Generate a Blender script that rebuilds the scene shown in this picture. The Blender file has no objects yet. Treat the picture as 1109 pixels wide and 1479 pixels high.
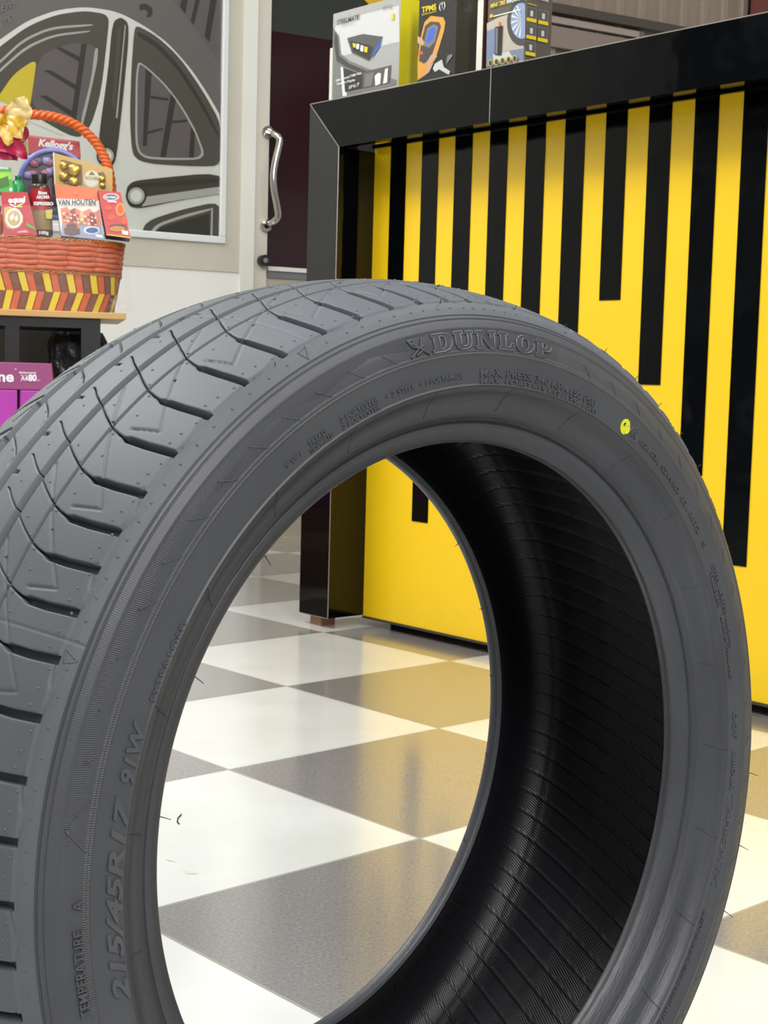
import bpy, math, random
import numpy as np
from mathutils import Vector, Matrix
random.seed(7); rng = np.random.default_rng(7)
scene = bpy.context.scene
COL = scene.collection

# ------------------------------------------------------------------ camera
F_PX, PITCH, ROLL, CAM_H = 2119.86, 0.0913, 0.0270, 0.5711
W_PX, H_PX = 1109, 1479
CXP, CYP = W_PX / 2, H_PX / 2
fw = np.array([0, math.cos(PITCH), -math.sin(PITCH)])
up0 = np.array([0, math.sin(PITCH), math.cos(PITCH)])
rt0 = np.array([1.0, 0, 0])
rt = math.cos(ROLL) * rt0 + math.sin(ROLL) * up0
up = -math.sin(ROLL) * rt0 + math.cos(ROLL) * up0
CP = np.array([0, 0, CAM_H])
cd = bpy.data.cameras.new('camera')
cam = bpy.data.objects.new('camera', cd)
COL.objects.link(cam)
M = Matrix.Identity(4)
for i in range(3):
    M[i][0], M[i][1], M[i][2], M[i][3] = rt[i], up[i], -fw[i], CP[i]
cam.matrix_world = M
cd.sensor_fit = 'HORIZONTAL'; cd.sensor_width = 36.0
cd.lens = F_PX * 36.0 / W_PX
cd.clip_start = 0.02; cd.clip_end = 100
cd.dof.use_dof = True; cd.dof.focus_distance = 1.0; cd.dof.aperture_fstop = 64
scene.camera = cam


def ray(q):
    return fw + (q[0] - CXP) / F_PX * rt - (q[1] - CYP) / F_PX * up


def hit(q, P0, n):
    """where the sight line through pixel q meets the plane (P0, n)"""
    d = ray(q)
    return CP + d * (((P0 - CP) @ n) / (d @ n))


# ------------------------------------------------------------------ materials
def lin(c):
    return tuple(((v / 255) / 12.92 if v / 255 <= 0.04045 else ((v / 255 + 0.055) / 1.055) ** 2.4) for v in c)


MATS = {}


def mat(name, rgb, rough=0.5, metal=0.0, spec=0.5, coat=0.0, alpha=1.0, noise=0.0, nscale=40.0, bump=0.0, bscale=200.0, trans=0.0):
    if name in MATS:
        return MATS[name]
    m = bpy.data.materials.new(name); m.use_nodes = True
    nt = m.node_tree; b = nt.nodes['Principled BSDF']
    c = lin(rgb)
    b.inputs['Base Color'].default_value = (*c, 1)
    b.inputs['Roughness'].default_value = rough
    b.inputs['Metallic'].default_value = metal
    b.inputs['Specular IOR Level'].default_value = spec
    b.inputs['Coat Weight'].default_value = coat
    b.inputs['Coat Roughness'].default_value = 0.05
    b.inputs['Alpha'].default_value = alpha
    b.inputs['Transmission Weight'].default_value = trans
    tc = nt.nodes.new('ShaderNodeTexCoord')
    n = nt.nodes.new('ShaderNodeTexNoise'); n.inputs['Scale'].default_value = nscale; n.inputs['Detail'].default_value = 4
    nt.links.new(tc.outputs['Object'], n.inputs['Vector'])
    mx = nt.nodes.new('ShaderNodeMix'); mx.data_type = 'RGBA'
    k = noise if noise else 0.03
    mx.inputs[6].default_value = (*[v * (1 - k) for v in c], 1)
    mx.inputs[7].default_value = (*[min(1, v * (1 + k)) for v in c], 1)
    nt.links.new(n.outputs['Fac'], mx.inputs[0]); nt.links.new(mx.outputs[2], b.inputs['Base Color'])
    if bump:
        n2 = nt.nodes.new('ShaderNodeTexNoise'); n2.inputs['Scale'].default_value = bscale; n2.inputs['Detail'].default_value = 3
        nt.links.new(tc.outputs['Object'], n2.inputs['Vector'])
        bp = nt.nodes.new('ShaderNodeBump'); bp.inputs['Strength'].default_value = 1.0; bp.inputs['Distance'].default_value = bump
        nt.links.new(n2.outputs['Fac'], bp.inputs['Height']); nt.links.new(bp.outputs['Normal'], b.inputs['Normal'])
    MATS[name] = m
    return m


# ------------------------------------------------------------------ object helpers
def link(name, me, parent=None, mtx=None):
    o = bpy.data.objects.new(name, me)
    COL.objects.link(o)
    if parent is not None:
        o.parent = parent
    if mtx is not None:
        o.matrix_local = mtx
    return o


def tag(o, label=None, cat=None, group=None, kind=None):
    if label: o['label'] = label
    if cat: o['category'] = cat
    if group: o['group'] = group
    if kind: o['kind'] = kind
    return o


def empty(name, mtx, label=None, cat=None, group=None):
    o = bpy.data.objects.new(name, None); o.empty_display_size = 0.05
    COL.objects.link(o)
    o.matrix_world = mtx
    return tag(o, label, cat, group)


def frame(o, x, y, z):
    m = Matrix.Identity(4)
    for i in range(3):
        m[i][0], m[i][1], m[i][2], m[i][3] = x[i], y[i], z[i], o[i]
    return m


class MB:
    """collects polygons with a material slot each, becomes ONE mesh object"""
    def __init__(s):
        s.v = []; s.f = []; s.m = []

    def add(s, vs, fs, mi=0):
        o = len(s.v); s.v += [tuple(map(float, p)) for p in vs]
        for f in fs:
            s.f.append(tuple(o + i for i in f)); s.m.append(mi)
        return s

    def box(s, a, b, mi=0):
        x0, y0, z0 = [min(a[i], b[i]) for i in range(3)]; x1, y1, z1 = [max(a[i], b[i]) for i in range(3)]
        vs = [(x0, y0, z0), (x1, y0, z0), (x1, y1, z0), (x0, y1, z0), (x0, y0, z1), (x1, y0, z1), (x1, y1, z1), (x0, y1, z1)]
        return s.add(vs, [(0, 3, 2, 1), (4, 5, 6, 7), (0, 1, 5, 4), (1, 2, 6, 5), (2, 3, 7, 6), (3, 0, 4, 7)], mi)

    def prism(s, pts, y0, y1, mi=0):
        """polygon in x,z extruded along y"""
        n = len(pts)
        vs = [(p[0], y0, p[1]) for p in pts] + [(p[0], y1, p[1]) for p in pts]
        fs = [tuple(range(n)), tuple(reversed(range(n, 2 * n)))] + [(i, n + i, n + (i + 1) % n, (i + 1) % n) for i in range(n)]
        return s.add(vs, fs, mi)

    def tube(s, pts, rad, n=10, mi=0, closed=False, cap=True):
        pts = [np.array(p, float) for p in pts]; N = len(pts)
        rads = rad if hasattr(rad, '__len__') else [rad] * N
        rings = []; prev = None
        for i, p in enumerate(pts):
            if closed: t = pts[(i + 1) % N] - pts[i - 1]
            else: t = pts[min(i + 1, N - 1)] - pts[max(i - 1, 0)]
            t = t / (np.linalg.norm(t) + 1e-12)
            if prev is None:
                a = np.array([0, 0, 1.0]) if abs(t[2]) < 0.9 else np.array([1.0, 0, 0])
            else: a = prev
            a = a - t * (a @ t); a /= np.linalg.norm(a); b = np.cross(t, a); prev = a
            rings.append([p + rads[i] * (math.cos(2 * math.pi * k / n) * a + math.sin(2 * math.pi * k / n) * b) for k in range(n)])
        vs = [v for r_ in rings for v in r_]; fs = []
        for i in range(N if closed else N - 1):
            j = (i + 1) % N
            for k in range(n):
                fs.append((i * n + k, i * n + (k + 1) % n, j * n + (k + 1) % n, j * n + k))
        if cap and not closed:
            fs.append(tuple(reversed(range(n)))); fs.append(tuple((N - 1) * n + k for k in range(n)))
        return s.add(vs, fs, mi)

    def lathe(s, prof, n=24, mi=0, c=(0, 0, 0)):
        """profile (r, z) turned about z"""
        vs = []; N = len(prof)
        for r_, z in prof:
            for k in range(n):
                a = 2 * math.pi * k / n; vs.append((c[0] + r_ * math.cos(a), c[1] + r_ * math.sin(a), c[2] + z))
        fs = [(i * n + k, i * n + (k + 1) % n, (i + 1) * n + (k + 1) % n, (i + 1) * n + k) for i in range(N - 1) for k in range(n)]
        fs.append(tuple(reversed(range(n)))); fs.append(tuple((N - 1) * n + k for k in range(n)))
        return s.add(vs, fs, mi)

    def build(s, name, mats, parent=None, mtx=None, smooth=False, bevel=0.0):
        me = bpy.data.meshes.new(name)
        me.from_pydata(s.v, [], s.f); me.update()
        for m in (mats if isinstance(mats, (list, tuple)) else [mats]): me.materials.append(m)
        me.polygons.foreach_set('material_index', s.m)
        o = link(name, me, parent, mtx)
        if smooth:
            me.polygons.foreach_set('use_smooth', [True] * len(me.polygons))
        if bevel:
            md = o.modifiers.new('bevel', 'BEVEL'); md.width = bevel; md.segments = 2; md.limit_method = 'ANGLE'; md.angle_limit = math.radians(40)
        return o


def text_mesh(s, extrude=0.0, bold=0.0, shear=0.0, space=1.0):
    cu = bpy.data.curves.new('t', 'FONT'); cu.body = s; cu.size = 1.0; cu.extrude = extrude; cu.offset = bold
    cu.shear = shear; cu.space_character = space; cu.resolution_u = 3
    o = bpy.data.objects.new('t', cu); COL.objects.link(o)
    bpy.context.view_layer.update()
    me = bpy.data.meshes.new_from_object(o.evaluated_get(bpy.context.evaluated_depsgraph_get()))
    bpy.data.objects.remove(o); bpy.data.curves.remove(cu)
    n = len(me.vertices); co = np.empty(n * 3); me.vertices.foreach_get('co', co); co = co.reshape(-1, 3)
    return me, co


def set_co(me, co):
    me.vertices.foreach_set('co', np.ascontiguousarray(co, dtype=np.float32).ravel()); me.update()


# ================================================================== FLOOR
S_T, AN, OX, OY, ASP = 0.4001, -0.8304, -0.1710, 2.6633, 1.0611
mfl = bpy.data.materials.new('checkered floor tiles'); mfl.use_nodes = True
nt = mfl.node_tree; bs = nt.nodes['Principled BSDF']; N = nt.nodes.new; L = nt.links.new


def mathn(nt, op, a, b=None, c=None):
    n = nt.nodes.new('ShaderNodeMath'); n.operation = op
    for i, v in enumerate((a, b, c)):
        if v is None: continue
        if isinstance(v, (int, float)): n.inputs[i].default_value = v
        else: nt.links.new(v, n.inputs[i])
    return n.outputs[0]


tc = N('ShaderNodeTexCoord'); sp = N('ShaderNodeSeparateXYZ'); L(tc.outputs['Object'], sp.inputs[0])
X = mathn(nt, 'SUBTRACT', sp.outputs[0], OX); Y = mathn(nt, 'SUBTRACT', sp.outputs[1], OY)
ca, sa = math.cos(AN), math.sin(AN)
Ut = mathn(nt, 'DIVIDE', mathn(nt, 'ADD', mathn(nt, 'MULTIPLY', X, ca), mathn(nt, 'MULTIPLY', Y, sa)), S_T)
Vt = mathn(nt, 'DIVIDE', mathn(nt, 'SUBTRACT', mathn(nt, 'MULTIPLY', Y, ca), mathn(nt, 'MULTIPLY', X, sa)), S_T * ASP)
fu = mathn(nt, 'FLOOR', Ut); fv = mathn(nt, 'FLOOR', Vt)
par = mathn(nt, 'FLOORED_MODULO', mathn(nt, 'ADD', fu, fv), 2.0)
fru = mathn(nt, 'FRACT', Ut); frv = mathn(nt, 'FRACT', Vt)
edge = mathn(nt, 'MINIMUM', mathn(nt, 'MINIMUM', fru, mathn(nt, 'SUBTRACT', 1.0, fru)), mathn(nt, 'MINIMUM', frv, mathn(nt, 'SUBTRACT', 1.0, frv)))
grout = mathn(nt, 'LESS_THAN', edge, 0.0045)
cell = N('ShaderNodeCombineXYZ'); L(fu, cell.inputs[0]); L(fv, cell.inputs[1])
wn = N('ShaderNodeTexWhiteNoise'); L(cell.outputs[0], wn.inputs['Vector'])
nz = N('ShaderNodeTexNoise'); nz.inputs['Scale'].default_value = 5; nz.inputs['Detail'].default_value = 6; L(tc.outputs['Object'], nz.inputs['Vector'])
wr = N('ShaderNodeValToRGB'); wr.color_ramp.elements[0].position = 0.35; wr.color_ramp.elements[1].position = 0.65
wr.color_ramp.elements[0].color = (*lin((218, 221, 216)), 1); wr.color_ramp.elements[1].color = (*lin((228, 231, 228)), 1); L(nz.outputs['Fac'], wr.inputs[0])
nz2 = N('ShaderNodeTexNoise'); nz2.inputs['Scale'].default_value = 260; nz2.inputs['Detail'].default_value = 3; L(tc.outputs['Object'], nz2.inputs['Vector'])
gr = N('ShaderNodeValToRGB'); gr.color_ramp.elements[0].position = 0.3; gr.color_ramp.elements[1].position = 0.75
gr.color_ramp.elements[0].color = (*lin((124, 122, 121)), 1); gr.color_ramp.elements[1].color = (*lin((150, 148, 147)), 1); L(nz2.outputs['Fac'], gr.inputs[0])
mx = N('ShaderNodeMix'); mx.data_type = 'RGBA'; L(par, mx.inputs[0]); L(gr.outputs[0], mx.inputs[6]); L(wr.outputs[0], mx.inputs[7])
mg = N('ShaderNodeMix'); mg.data_type = 'RGBA'; L(grout, mg.inputs[0]); L(mx.outputs[2], mg.inputs[6]); mg.inputs[7].default_value = (*lin((150, 150, 140)), 1)
L(mg.outputs[2], bs.inputs['Base Color'])
rr = mathn(nt, 'ADD', 0.16, mathn(nt, 'MULTIPLY', grout, 0.4)); L(rr, bs.inputs['Roughness'])
bp = N('ShaderNodeBump'); bp.inputs['Distance'].default_value = 0.0006; bp.inputs['Strength'].default_value = 0.35
nz3 = N('ShaderNodeTexNoise'); nz3.inputs['Scale'].default_value = 30; L(tc.outputs['Object'], nz3.inputs['Vector'])
L(nz3.outputs['Fac'], bp.inputs['Height']); L(bp.outputs['Normal'], bs.inputs['Normal'])
bs.inputs['Specular IOR Level'].default_value = 0.8; bs.inputs['Coat Weight'].default_value = .9; bs.inputs['Coat Roughness'].default_value = .16
mb = MB(); mb.box((-5, -3, -0.05), (6, 9.5, 0)); fl = mb.build('floor', mfl); tag(fl, 'black-grey and white checkered tile floor', None, None, 'structure')

mb = MB(); p0 = np.array([hit(q, np.array([0, 0, .001]), np.array([0, 0, 1.0])) for q in [(262, 1176), (257, 1181), (256, 1187), (259, 1190)]]); mb.tube(list(p0), .0008, 6)
tag(mb.build('rubber_shred', mat('shred rubber', (30, 26, 28), .6), smooth=True), 'tiny black curl of rubber lying on a white floor tile inside the tyre opening', 'rubber shred')
mb = MB(); mb.add([hit(q, np.array([0, 0, .0004]), np.array([0, 0, 1.0])) for q in [(264, 1256), (282, 1259), (287, 1262), (268, 1262)]], [(0, 1, 2, 3)])
mb.add([hit(q, np.array([0, 0, .0004]), np.array([0, 0, 1.0])) for q in [(238, 1240), (248, 1242), (254, 1245), (244, 1243)]], [(0, 1, 2, 3)])
mb.build('tape_residue', mat('greenish tape residue', (196, 198, 178), .6), fl)
# ================================================================== COUNTER
z0 = 0.024


def hz(q, z):
    d = ray(q); return CP + d * ((z - CP[2]) / d[2])


cA = hz((432, 884.3), z0)
CD = np.array([math.cos(math.radians(-49.41)), math.sin(math.radians(-49.41)), 0])   # along the counter, to the right
CN = np.array([CD[1], -CD[0], 0])
if CN[1] > 0: CN = -CN                                                                # facing the camera
cO = np.array([cA[0], cA[1], 0.0])
CM = frame(cO, CD, -CN, (0, 0, 1))       # local x along, y inward, z up
blk = mat('black gloss laminate', (5, 6, 8), 0.06, spec=0.12, bump=0.004, bscale=4)
blk2 = mat('polished black laminate', (5, 6, 8), 0.06, spec=0.3, coat=.22, bump=0.003, bscale=4)
yel = mat('yellow laminate', (244, 200, 22), 0.32, noise=0.02, nscale=3)
alu = mat('thin aluminium edge', (170, 168, 160), 0.35, metal=0.7)
wood = mat('brown wooden foot', (150, 110, 88), 0.6, noise=0.2, nscale=60)
CL = 2.6; HT = 1.178
ctr = empty('shop_counter', CM, 'long shop counter with glossy black frame and yellow black striped front', 'counter')
mb = MB(); mb.prism([(0, HT), (CL, HT), (CL - .107, 1.0735), (.107, 1.0735)], 0, 0.02)
mb.build('fascia', blk, ctr)
mb = MB(); mb.prism([(0, z0), (.107, z0), (.107, 1.0735), (0, HT)], 0, 0.70); mb.build('side_pillar', blk2, ctr)
mb = MB(); mb.prism([(CL - .107, z0), (CL, z0), (CL, HT), (CL - .107, 1.0735)], 0, 0.70); mb.build('side_pillar', blk, ctr)
mb = MB(); mb.box((0.108, 0.0202, HT - 0.025), (CL - .108, 0.70, HT - .0005)); mb.build('worktop', blk, ctr)
mb = MB(); mb.box((.107, .104, z0 - .004), (CL - .107, .12, HT - .026), 0)
ends = {1: .57, 3: .257, 5: .41, 7: .57, 9: .41, 11: .57, 13: .729, 15: .571, 17: .41, 19: .257, 21: .41, 23: .57, 25: .729, 27: .57, 29: .41, 31: .257, 33: .41, 35: .57, 37: .729, 39: .57, 41: .41, 43: .3, 45: .5}
for k, ze in ends.items():
    xa = .111 + .0521 * k
    if xa + .0521 < CL - .108: mb.box((xa, .1025, ze), (xa + .0521, .1045, HT - .027), 1)
mb.build('striped_panel', [yel, blk], ctr)
mb = MB(); mb.box((.108, .094, 1.0805), (CL - .108, .102, 1.0885)); mb.build('trim_rail', blk, ctr)
mb = MB(); mb.box((.108, .1005, z0 - .006), (CL - .108, .104, z0 - .001)); mb.build('gap_shade_strip', mat('painted gap shade', (60, 56, 44), .5), ctr)  # thin dark strip painted in for the shadow gap under the striped panel
# thin light joint lines
mb = MB(); mb.tube([(0.0, -.0002, HT), (.107, -.0002, 1.0735)], .0009, 6); mb.tube([(.107, -.0002, 1.0735), (.107, -.0002, z0)], .0008, 6)
mb.tube([(0, 0, HT), (CL, 0, HT)], .0010, 6); mb.tube([(.5775, -.0001, HT), (.5775, -.0001, 1.0735)], .0006, 6)
mb.tube([(0, 0, z0), (.107, 0, z0)], .0008, 6)
mb.build('edge_line', alu, ctr)
mb = MB(); mb.box((.025, .014, 0), (.065, .055, z0)); mb.build('foot', wood, ctr)
mb = MB(); mb.box((.14, .16, 0), (CL - .14, .6, z0 - .004)); mb.build('plinth', mat('plinth', (20, 20, 20), .7), ctr)
mb = MB(); mb.box((.107, .3, z0 - .004), (CL - .107, .31, HT - .03)); mb.build('back_panel', blk, ctr)


def cpl(q, off=0.0):
    """local counter coordinates of a pixel on the vertical plane `off` behind the counter's front"""
    P = hit(q, cO - CN * off, CN); d = P - cO
    return np.array([d @ CD, off, P[2]])


class Face:
    """a flat face: origin, right, up, normal; art is laid on it in its own 2-D coordinates"""
    def __init__(s, parent, P0, n, local):
        s.parent = parent; s.P0 = P0; s.n = n; s.loc = local; s.k = 0

    def world2d(s, q, lift):
        return s.loc(hit(q, s.P0 + s.n * lift, s.n))

    def poly(s, pts, m, name='printed_picture', lift=None, smooth=0, mtx=None):
        s.k += 1
        lf = lift if lift is not None else 0.0003 + 0.00012 * s.k
        mb = MB(); P = [s.world2d(q, lf) for q in pts]; n = len(P)
        mb.add(P, [tuple(range(n))]); return mb.build(name, m, s.parent)

    def polys(s, lst, mats, name='printed_picture'):
        """many patches of one print as ONE mesh; lst = [(pts, material index)]"""
        mb = MB()
        for pts, mi in lst:
            s.k += 1; P = [s.world2d(q, 0.0003 + 0.00012 * s.k) for q in pts]; mb.add(P, [tuple(range(len(P)))], mi)
        return mb.build(name, mats, s.parent)

    def text(s, body, bl, br, h, m, name='lettering', bold=0.0, shear=0.0, stretch=True):
        """text whose baseline runs from pixel bl to pixel br, h pixels tall (cap height)"""
        s.k += 1; lf = 0.0004 + 0.00012 * s.k
        me, co = text_mesh(body, 0, bold, shear)
        if len(co) == 0: return
        a = s.world2d(bl, lf); b = s.world2d(br, lf)
        u = s.world2d((bl[0], bl[1] - h), lf) - a
        x0, x1 = co[:, 0].min(), co[:, 0].max(); hh = 0.70
        X = (co[:, 0:1] - x0) / (x1 - x0); Y = co[:, 1:2] / hh
        set_co(me, a + X * (b - a) + Y * u)
        me.materials.clear(); me.materials.append(m)
        return link(name, me, s.parent)


def rrect(x0, y0, x1, y1):
    return [(x0, y1), (x1, y1), (x1, y0), (x0, y0)]


def circ(cx, cy, rx, ry=None, n=24, a0=0, a1=360):
    ry = rx if ry is None else ry
    return [(cx + rx * math.cos(math.radians(a0 + (a1 - a0) * i / n)), cy - ry * math.sin(math.radians(a0 + (a1 - a0) * i / n))) for i in range(n + (0 if a1 - a0 == 360 else 1))]


def carton(name, qx0, qx1, ytop, depth, off, mats, label, cat, group=None, top_z=None):
    """upright carton on the counter; qx0, qx1 = pixels at its front's left and right edge"""
    a = cpl(qx0, off)[0]; b = cpl(qx1, off)[0]
    zt = top_z if top_z else cpl(ytop, off)[2]
    m = frame(cO + CD * a - CN * off + np.array([0, 0, HT]), CD, -CN, (0, 0, 1))
    e = empty(name, m, label, cat, group); h = zt - HT; w = b - a
    mb = MB()
    vs = [(0, 0, 0), (w, 0, 0), (w, depth, 0), (0, depth, 0), (0, 0, h), (w, 0, h), (w, depth, h), (0, depth, h)]
    mb.add(vs, [(0, 1, 5, 4)], 0).add(vs, [(1, 2, 6, 5)], 1).add(vs, [(3, 0, 4, 7), (2, 3, 7, 6)], 0).add(vs, [(4, 5, 6, 7), (0, 3, 2, 1)], 2)
    body_ = mb.build('carton', mats, e)
    inv = np.array(m.inverted())
    loc = lambda P: (inv @ np.append(P, 1))[:3]
    front = Face(body_, cO - CN * off, CN, loc)
    side = Face(body_, cO + CD * b, CD, loc)
    return e, front, side


K = lambda n, c, r=.45: mat(n, c, r)
silver = K('silver grey print', (168, 168, 166), .3); byel = K('lemon yellow card', (226, 210, 20), .35); pblack = K('black print', (24, 24, 22), .35)
pwhite = K('white print', (235, 235, 230), .4); pyel = K('yellow print', (232, 200, 30), .4); polive = K('olive black card', (58, 54, 38), .4)
pgrey = K('mid grey print', (120, 120, 118), .4); pdark = K('dark grey print', (66, 66, 66), .4); pblue = K('blue print', (60, 100, 180), .4)
porange = K('orange print', (232, 150, 50), .4); pskin = K('skin tone print', (206, 160, 130), .5); plight = K('light grey print', (205, 205, 203), .4)
predo = K('orange red print', (220, 95, 40), .4); pbrown = K('brown grey card', (92, 86, 74), .4); psteel = K('steel blue print', (120, 135, 165), .4)
ptan = K('tan print', (190, 178, 160), .4); pcream = K('white card', (228, 222, 210), .45)

# STEELMATE carton
e, fr, sd = carton('electronics_box', (480.6, 60), (577, 60), (480.6, 20.6), .064, .075, [silver, byel, plight],
                   'silver grey electronics carton with a yellow side and small display picture', 'box')
fr.polys([([(481, 52), (487, 30), (576, 8), (577, 60), (482, 84)], 0),
          ([(481, 40), (490, 52), (493, 78), (505, 88), (573, 116), (572, 123), (480, 143)], 1),
          ([(484, 45), (488, 55), (490, 80), (503, 91), (540, 107), (536, 112), (500, 97), (486, 88), (482, 60)], 2),
          ([(492, 97), (495, 97), (497, 120), (501, 138), (495, 139), (493, 120)], 3),
          ([(496, 98), (524, 108), (523, 128), (498, 133)], 4),
          ([(524, 104), (565, 94), (563, 120), (523, 128)], 5),
          ([(541, 110), (546, 105), (550, 106), (549, 121), (542, 124)], 3),
          ([(556, 100), (560, 98), (559, 119), (553, 121)], 3),
          ([(527, 107), (540, 104), (536, 124), (526, 126)], 1),
          ([(501, 55), (524, 49), (553, 53), (540, 72), (533, 88), (508, 76)], 6),
          ([(505, 59), (534, 65), (539, 69), (533, 86), (510, 75)], 4),
          ([(508, 61), (532, 67), (531, 78), (511, 72)], 7),
          ([(541, 70), (552, 56), (549, 66), (536, 86)], 8),
          ([(509, 62), (514, 63), (513, 69), (510, 68)], 9), ([(526, 67), (531, 68), (530, 76), (526, 75)], 9),
          ([(515, 63), (519, 64), (518, 71), (514, 70)], 3), ([(521, 65), (525, 66), (524, 75), (520, 73)], 3),
          ([(565, 20), (569, 19), (569, 28), (565, 29)], 9)],
         [plight, pgrey, pdark, pwhite, K('charcoal print', (48, 48, 46), .4), pbrown, K('gunmetal print', (84, 84, 82), .4), pblack, pblue, pyel])
fr.text('STEELMATE', (486, 36), (519, 27.5), 6.5, pblack, bold=.02, shear=.25)
fr.text('Automotive', (493, 39), (512, 34), 2, pgrey)
fr.text('MT12', (553, 15), (566, 11.5), 6, pgrey); fr.text('Solar Powered TPMS With', (485, 118), (522, 107), 3.4, pwhite, bold=.02)
fr.text('Charging Display', (486, 123), (513, 116.5), 3.4, pwhite, bold=.02); fr.text('IP67', (504, 129), (519, 124), 5, pwhite)
# second white carton peeping out behind it
e2, fr2, _ = carton('white_box', (476, 100), (486, 100), (476, 70), .03, .142, [pcream, pcream, pcream],
                    'plain white carton edge showing behind the silver electronics carton', 'box')
# TPMS tool carton
e, fr, sd = carton('tyre_gauge_box', (604, 60), (658, 60), (0, 0), .062, .075, [pblack, polive, pblack],
                   'black carton with orange handheld tyre pressure tool picture and yellow TPMS lettering', 'box', top_z=HT + .205)
fr.polys([([(613, 32), (622, 23), (640, 25), (643, 32), (641, 45), (629, 85), (616, 107), (603, 116), (603, 90), (606, 60)], 0),
          ([(614, 37), (622, 31), (634, 32), (637, 38), (632, 55), (622, 85), (612, 92), (605, 88), (608, 60)], 1),
          ([(617, 41), (626, 35), (633, 38), (628, 60), (620, 69), (611, 66)], 2),
          ([(619, 44), (625, 39), (629, 42), (625, 57), (619, 62), (615, 60)], 3),
          ([(603, 52), (610, 56), (613, 62), (610, 66), (603, 62)], 4), ([(604, 73), (611, 75), (610, 79), (604, 77)], 5),
          ([(622, 80), (630, 74), (631, 82), (624, 90), (618, 97), (616, 90)], 4), ([(616, 97), (626, 90), (620, 104), (612, 110)], 4),
          ([(628, 92), (638, 86), (641, 97), (650, 103), (648, 108), (634, 100), (628, 104), (625, 99)], 6),
          ([(646, 80), (653, 78), (653, 82), (644, 93)], 7)],
         [K('amber orange print', (224, 158, 60), .4), pdark, pgrey, K('display blue print', (70, 100, 200), .4), pskin, predo, plight, pgrey])
fr.text('TPMS', (609, 18.5), (630, 13.5), 8, pyel, bold=.03); fr.text('(!)', (634, 13.5), (643, 10.5), 9, pwhite)
fr.text('SERVICE SOLUTION', (609, 22.5), (630, 17), 2, pyel, bold=.02)
sd.polys([(circ(675, 11, 7, 8, 20), 0), (circ(672, 7, 4, 5, 14), 1), ([(667, 3), (673, 0), (675, 8), (669, 10)], 1)], [pdark, polive])
# slim white carton between
e, fr, sd = carton('slim_box', (688.5, 60), (696.5, 60), (0, 0), .05, .082, [pcream, K('brick brown card', (112, 70, 56), .5), pcream],
                   'slim white carton with brown side squeezed between two black cartons', 'box', top_z=HT + .165)
# inflator carton
e, fr, sd = carton('tyre_inflator_box', (703.5, 60), (759, 60), (0, 0), .072, .075, [pbrown, pbrown, pblack],
                   'grey brown carton with car wheel picture, rows of yellow tabs and MINI TIRE INFLATOR lettering', 'box', top_z=HT + .225)
wheel = circ(752, 33, 20, 33, 40)
wheel = [(min(p[0], 758.6), p[1]) for p in wheel if p[1] > -6]
fr.polys([([(703, 34), (720, 25), (757, 12), (755.5, 88), (704, 96)], 0),
          ([(703, 45), (716, 40), (716, 78), (730, 74), (755, 70), (755, 87), (702, 97)], 1),
          ([(712, 78), (735, 74), (742, 86), (712, 93)], 2),
          (wheel, 3), ([(min(p[0], 758.4), p[1]) for p in circ(753, 30, 15.5, 26, 30)], 4)]
         + [([(753, 28), (753 + 15 * math.cos(a), 30 + 24 * math.sin(a)), (753 + 15 * math.cos(a + .12), 30 + 24 * math.sin(a + .12))], 5)
            for a in [1.7 + .42 * i for i in range(7)]]
         + [([(715, 39), (726, 37), (724, 80), (714, 79)], 6), ([(716, 41), (719, 40), (718, 78), (715, 78)], 7),
            ([(720, 32), (723, 31), (722.5, 37), (720, 37)], 8), ([(712, 23), (752, 13), (752, 14.5), (712, 24.5)], 5), ([(708, 21), (712, 20), (710, 26), (707, 25)], 9)],
         [ptan, psteel, plight, pdark, K('wheel blue print', (140, 158, 190), .4), pwhite, pblack, pgrey, predo, pyel])
for i in range(5):
    cx_ = 708 + i * 8.8; cy_ = 91 - i * 1.6
    mbp = [(circ(cx_, cy_, 3.4, 5, 16), 0), (circ(cx_, cy_, 2.6, 4, 16), 1)]
    fr.polys(mbp, [pyel, pdark], 'printed_badge')
fr.text('MINI TIRE', (708, 11.5), (730, 5.5), 5.5, pyel, bold=.03, shear=.2); fr.text('INFLATOR', (731.5, 5.3), (754, -1), 5.5, pwhite, bold=.03, shear=.2)
for (a, b) in [(761, 9), (778, 13), (760.5, 34), (777, 38), (759.5, 58)]:
    sd.polys([([(a, b), (a + 14, b + 3), (a + 13.5, b + 23), (a - .5, b + 21)], 0), ([(a + .8, b + .8), (a + 13.2, b + 3.8), (a + 12.8, b + 18), (a + .2, b + 15.5)], 1),
              ([(a - .5, b + 16), (a + 13.8, b + 19), (a + 13.5, b + 24), (a - .7, b + 21)], 2), ([(a + 5, b + 6), (a + 9, b + 7), (a + 8.6, b + 15), (a + 4.8, b + 14)], 3)],
             [pgrey, pbrown, pyel, plight], 'printed_tab')
sd.text('INFLATOR', (778, -1), (792, 3), 4, pwhite, bold=.02)
sd.text('accessories', (762, 5.5), (775, 8.5), 2, pyel, bold=.02)

# ================================================================== BACK WALL (door, glass, corrugated sheet)
be = math.radians(60)
WD = np.array([math.sin(be), math.cos(be), 0]); WN = np.array([math.cos(be), -math.sin(be), 0])
W0 = hz((415, 782), 0.0)
WM = frame(W0, WD, -WN, (0, 0, 1))


def wpt(q, lift=0.0):
    P = hit(q, W0 + WN * lift, WN); return P


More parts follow.
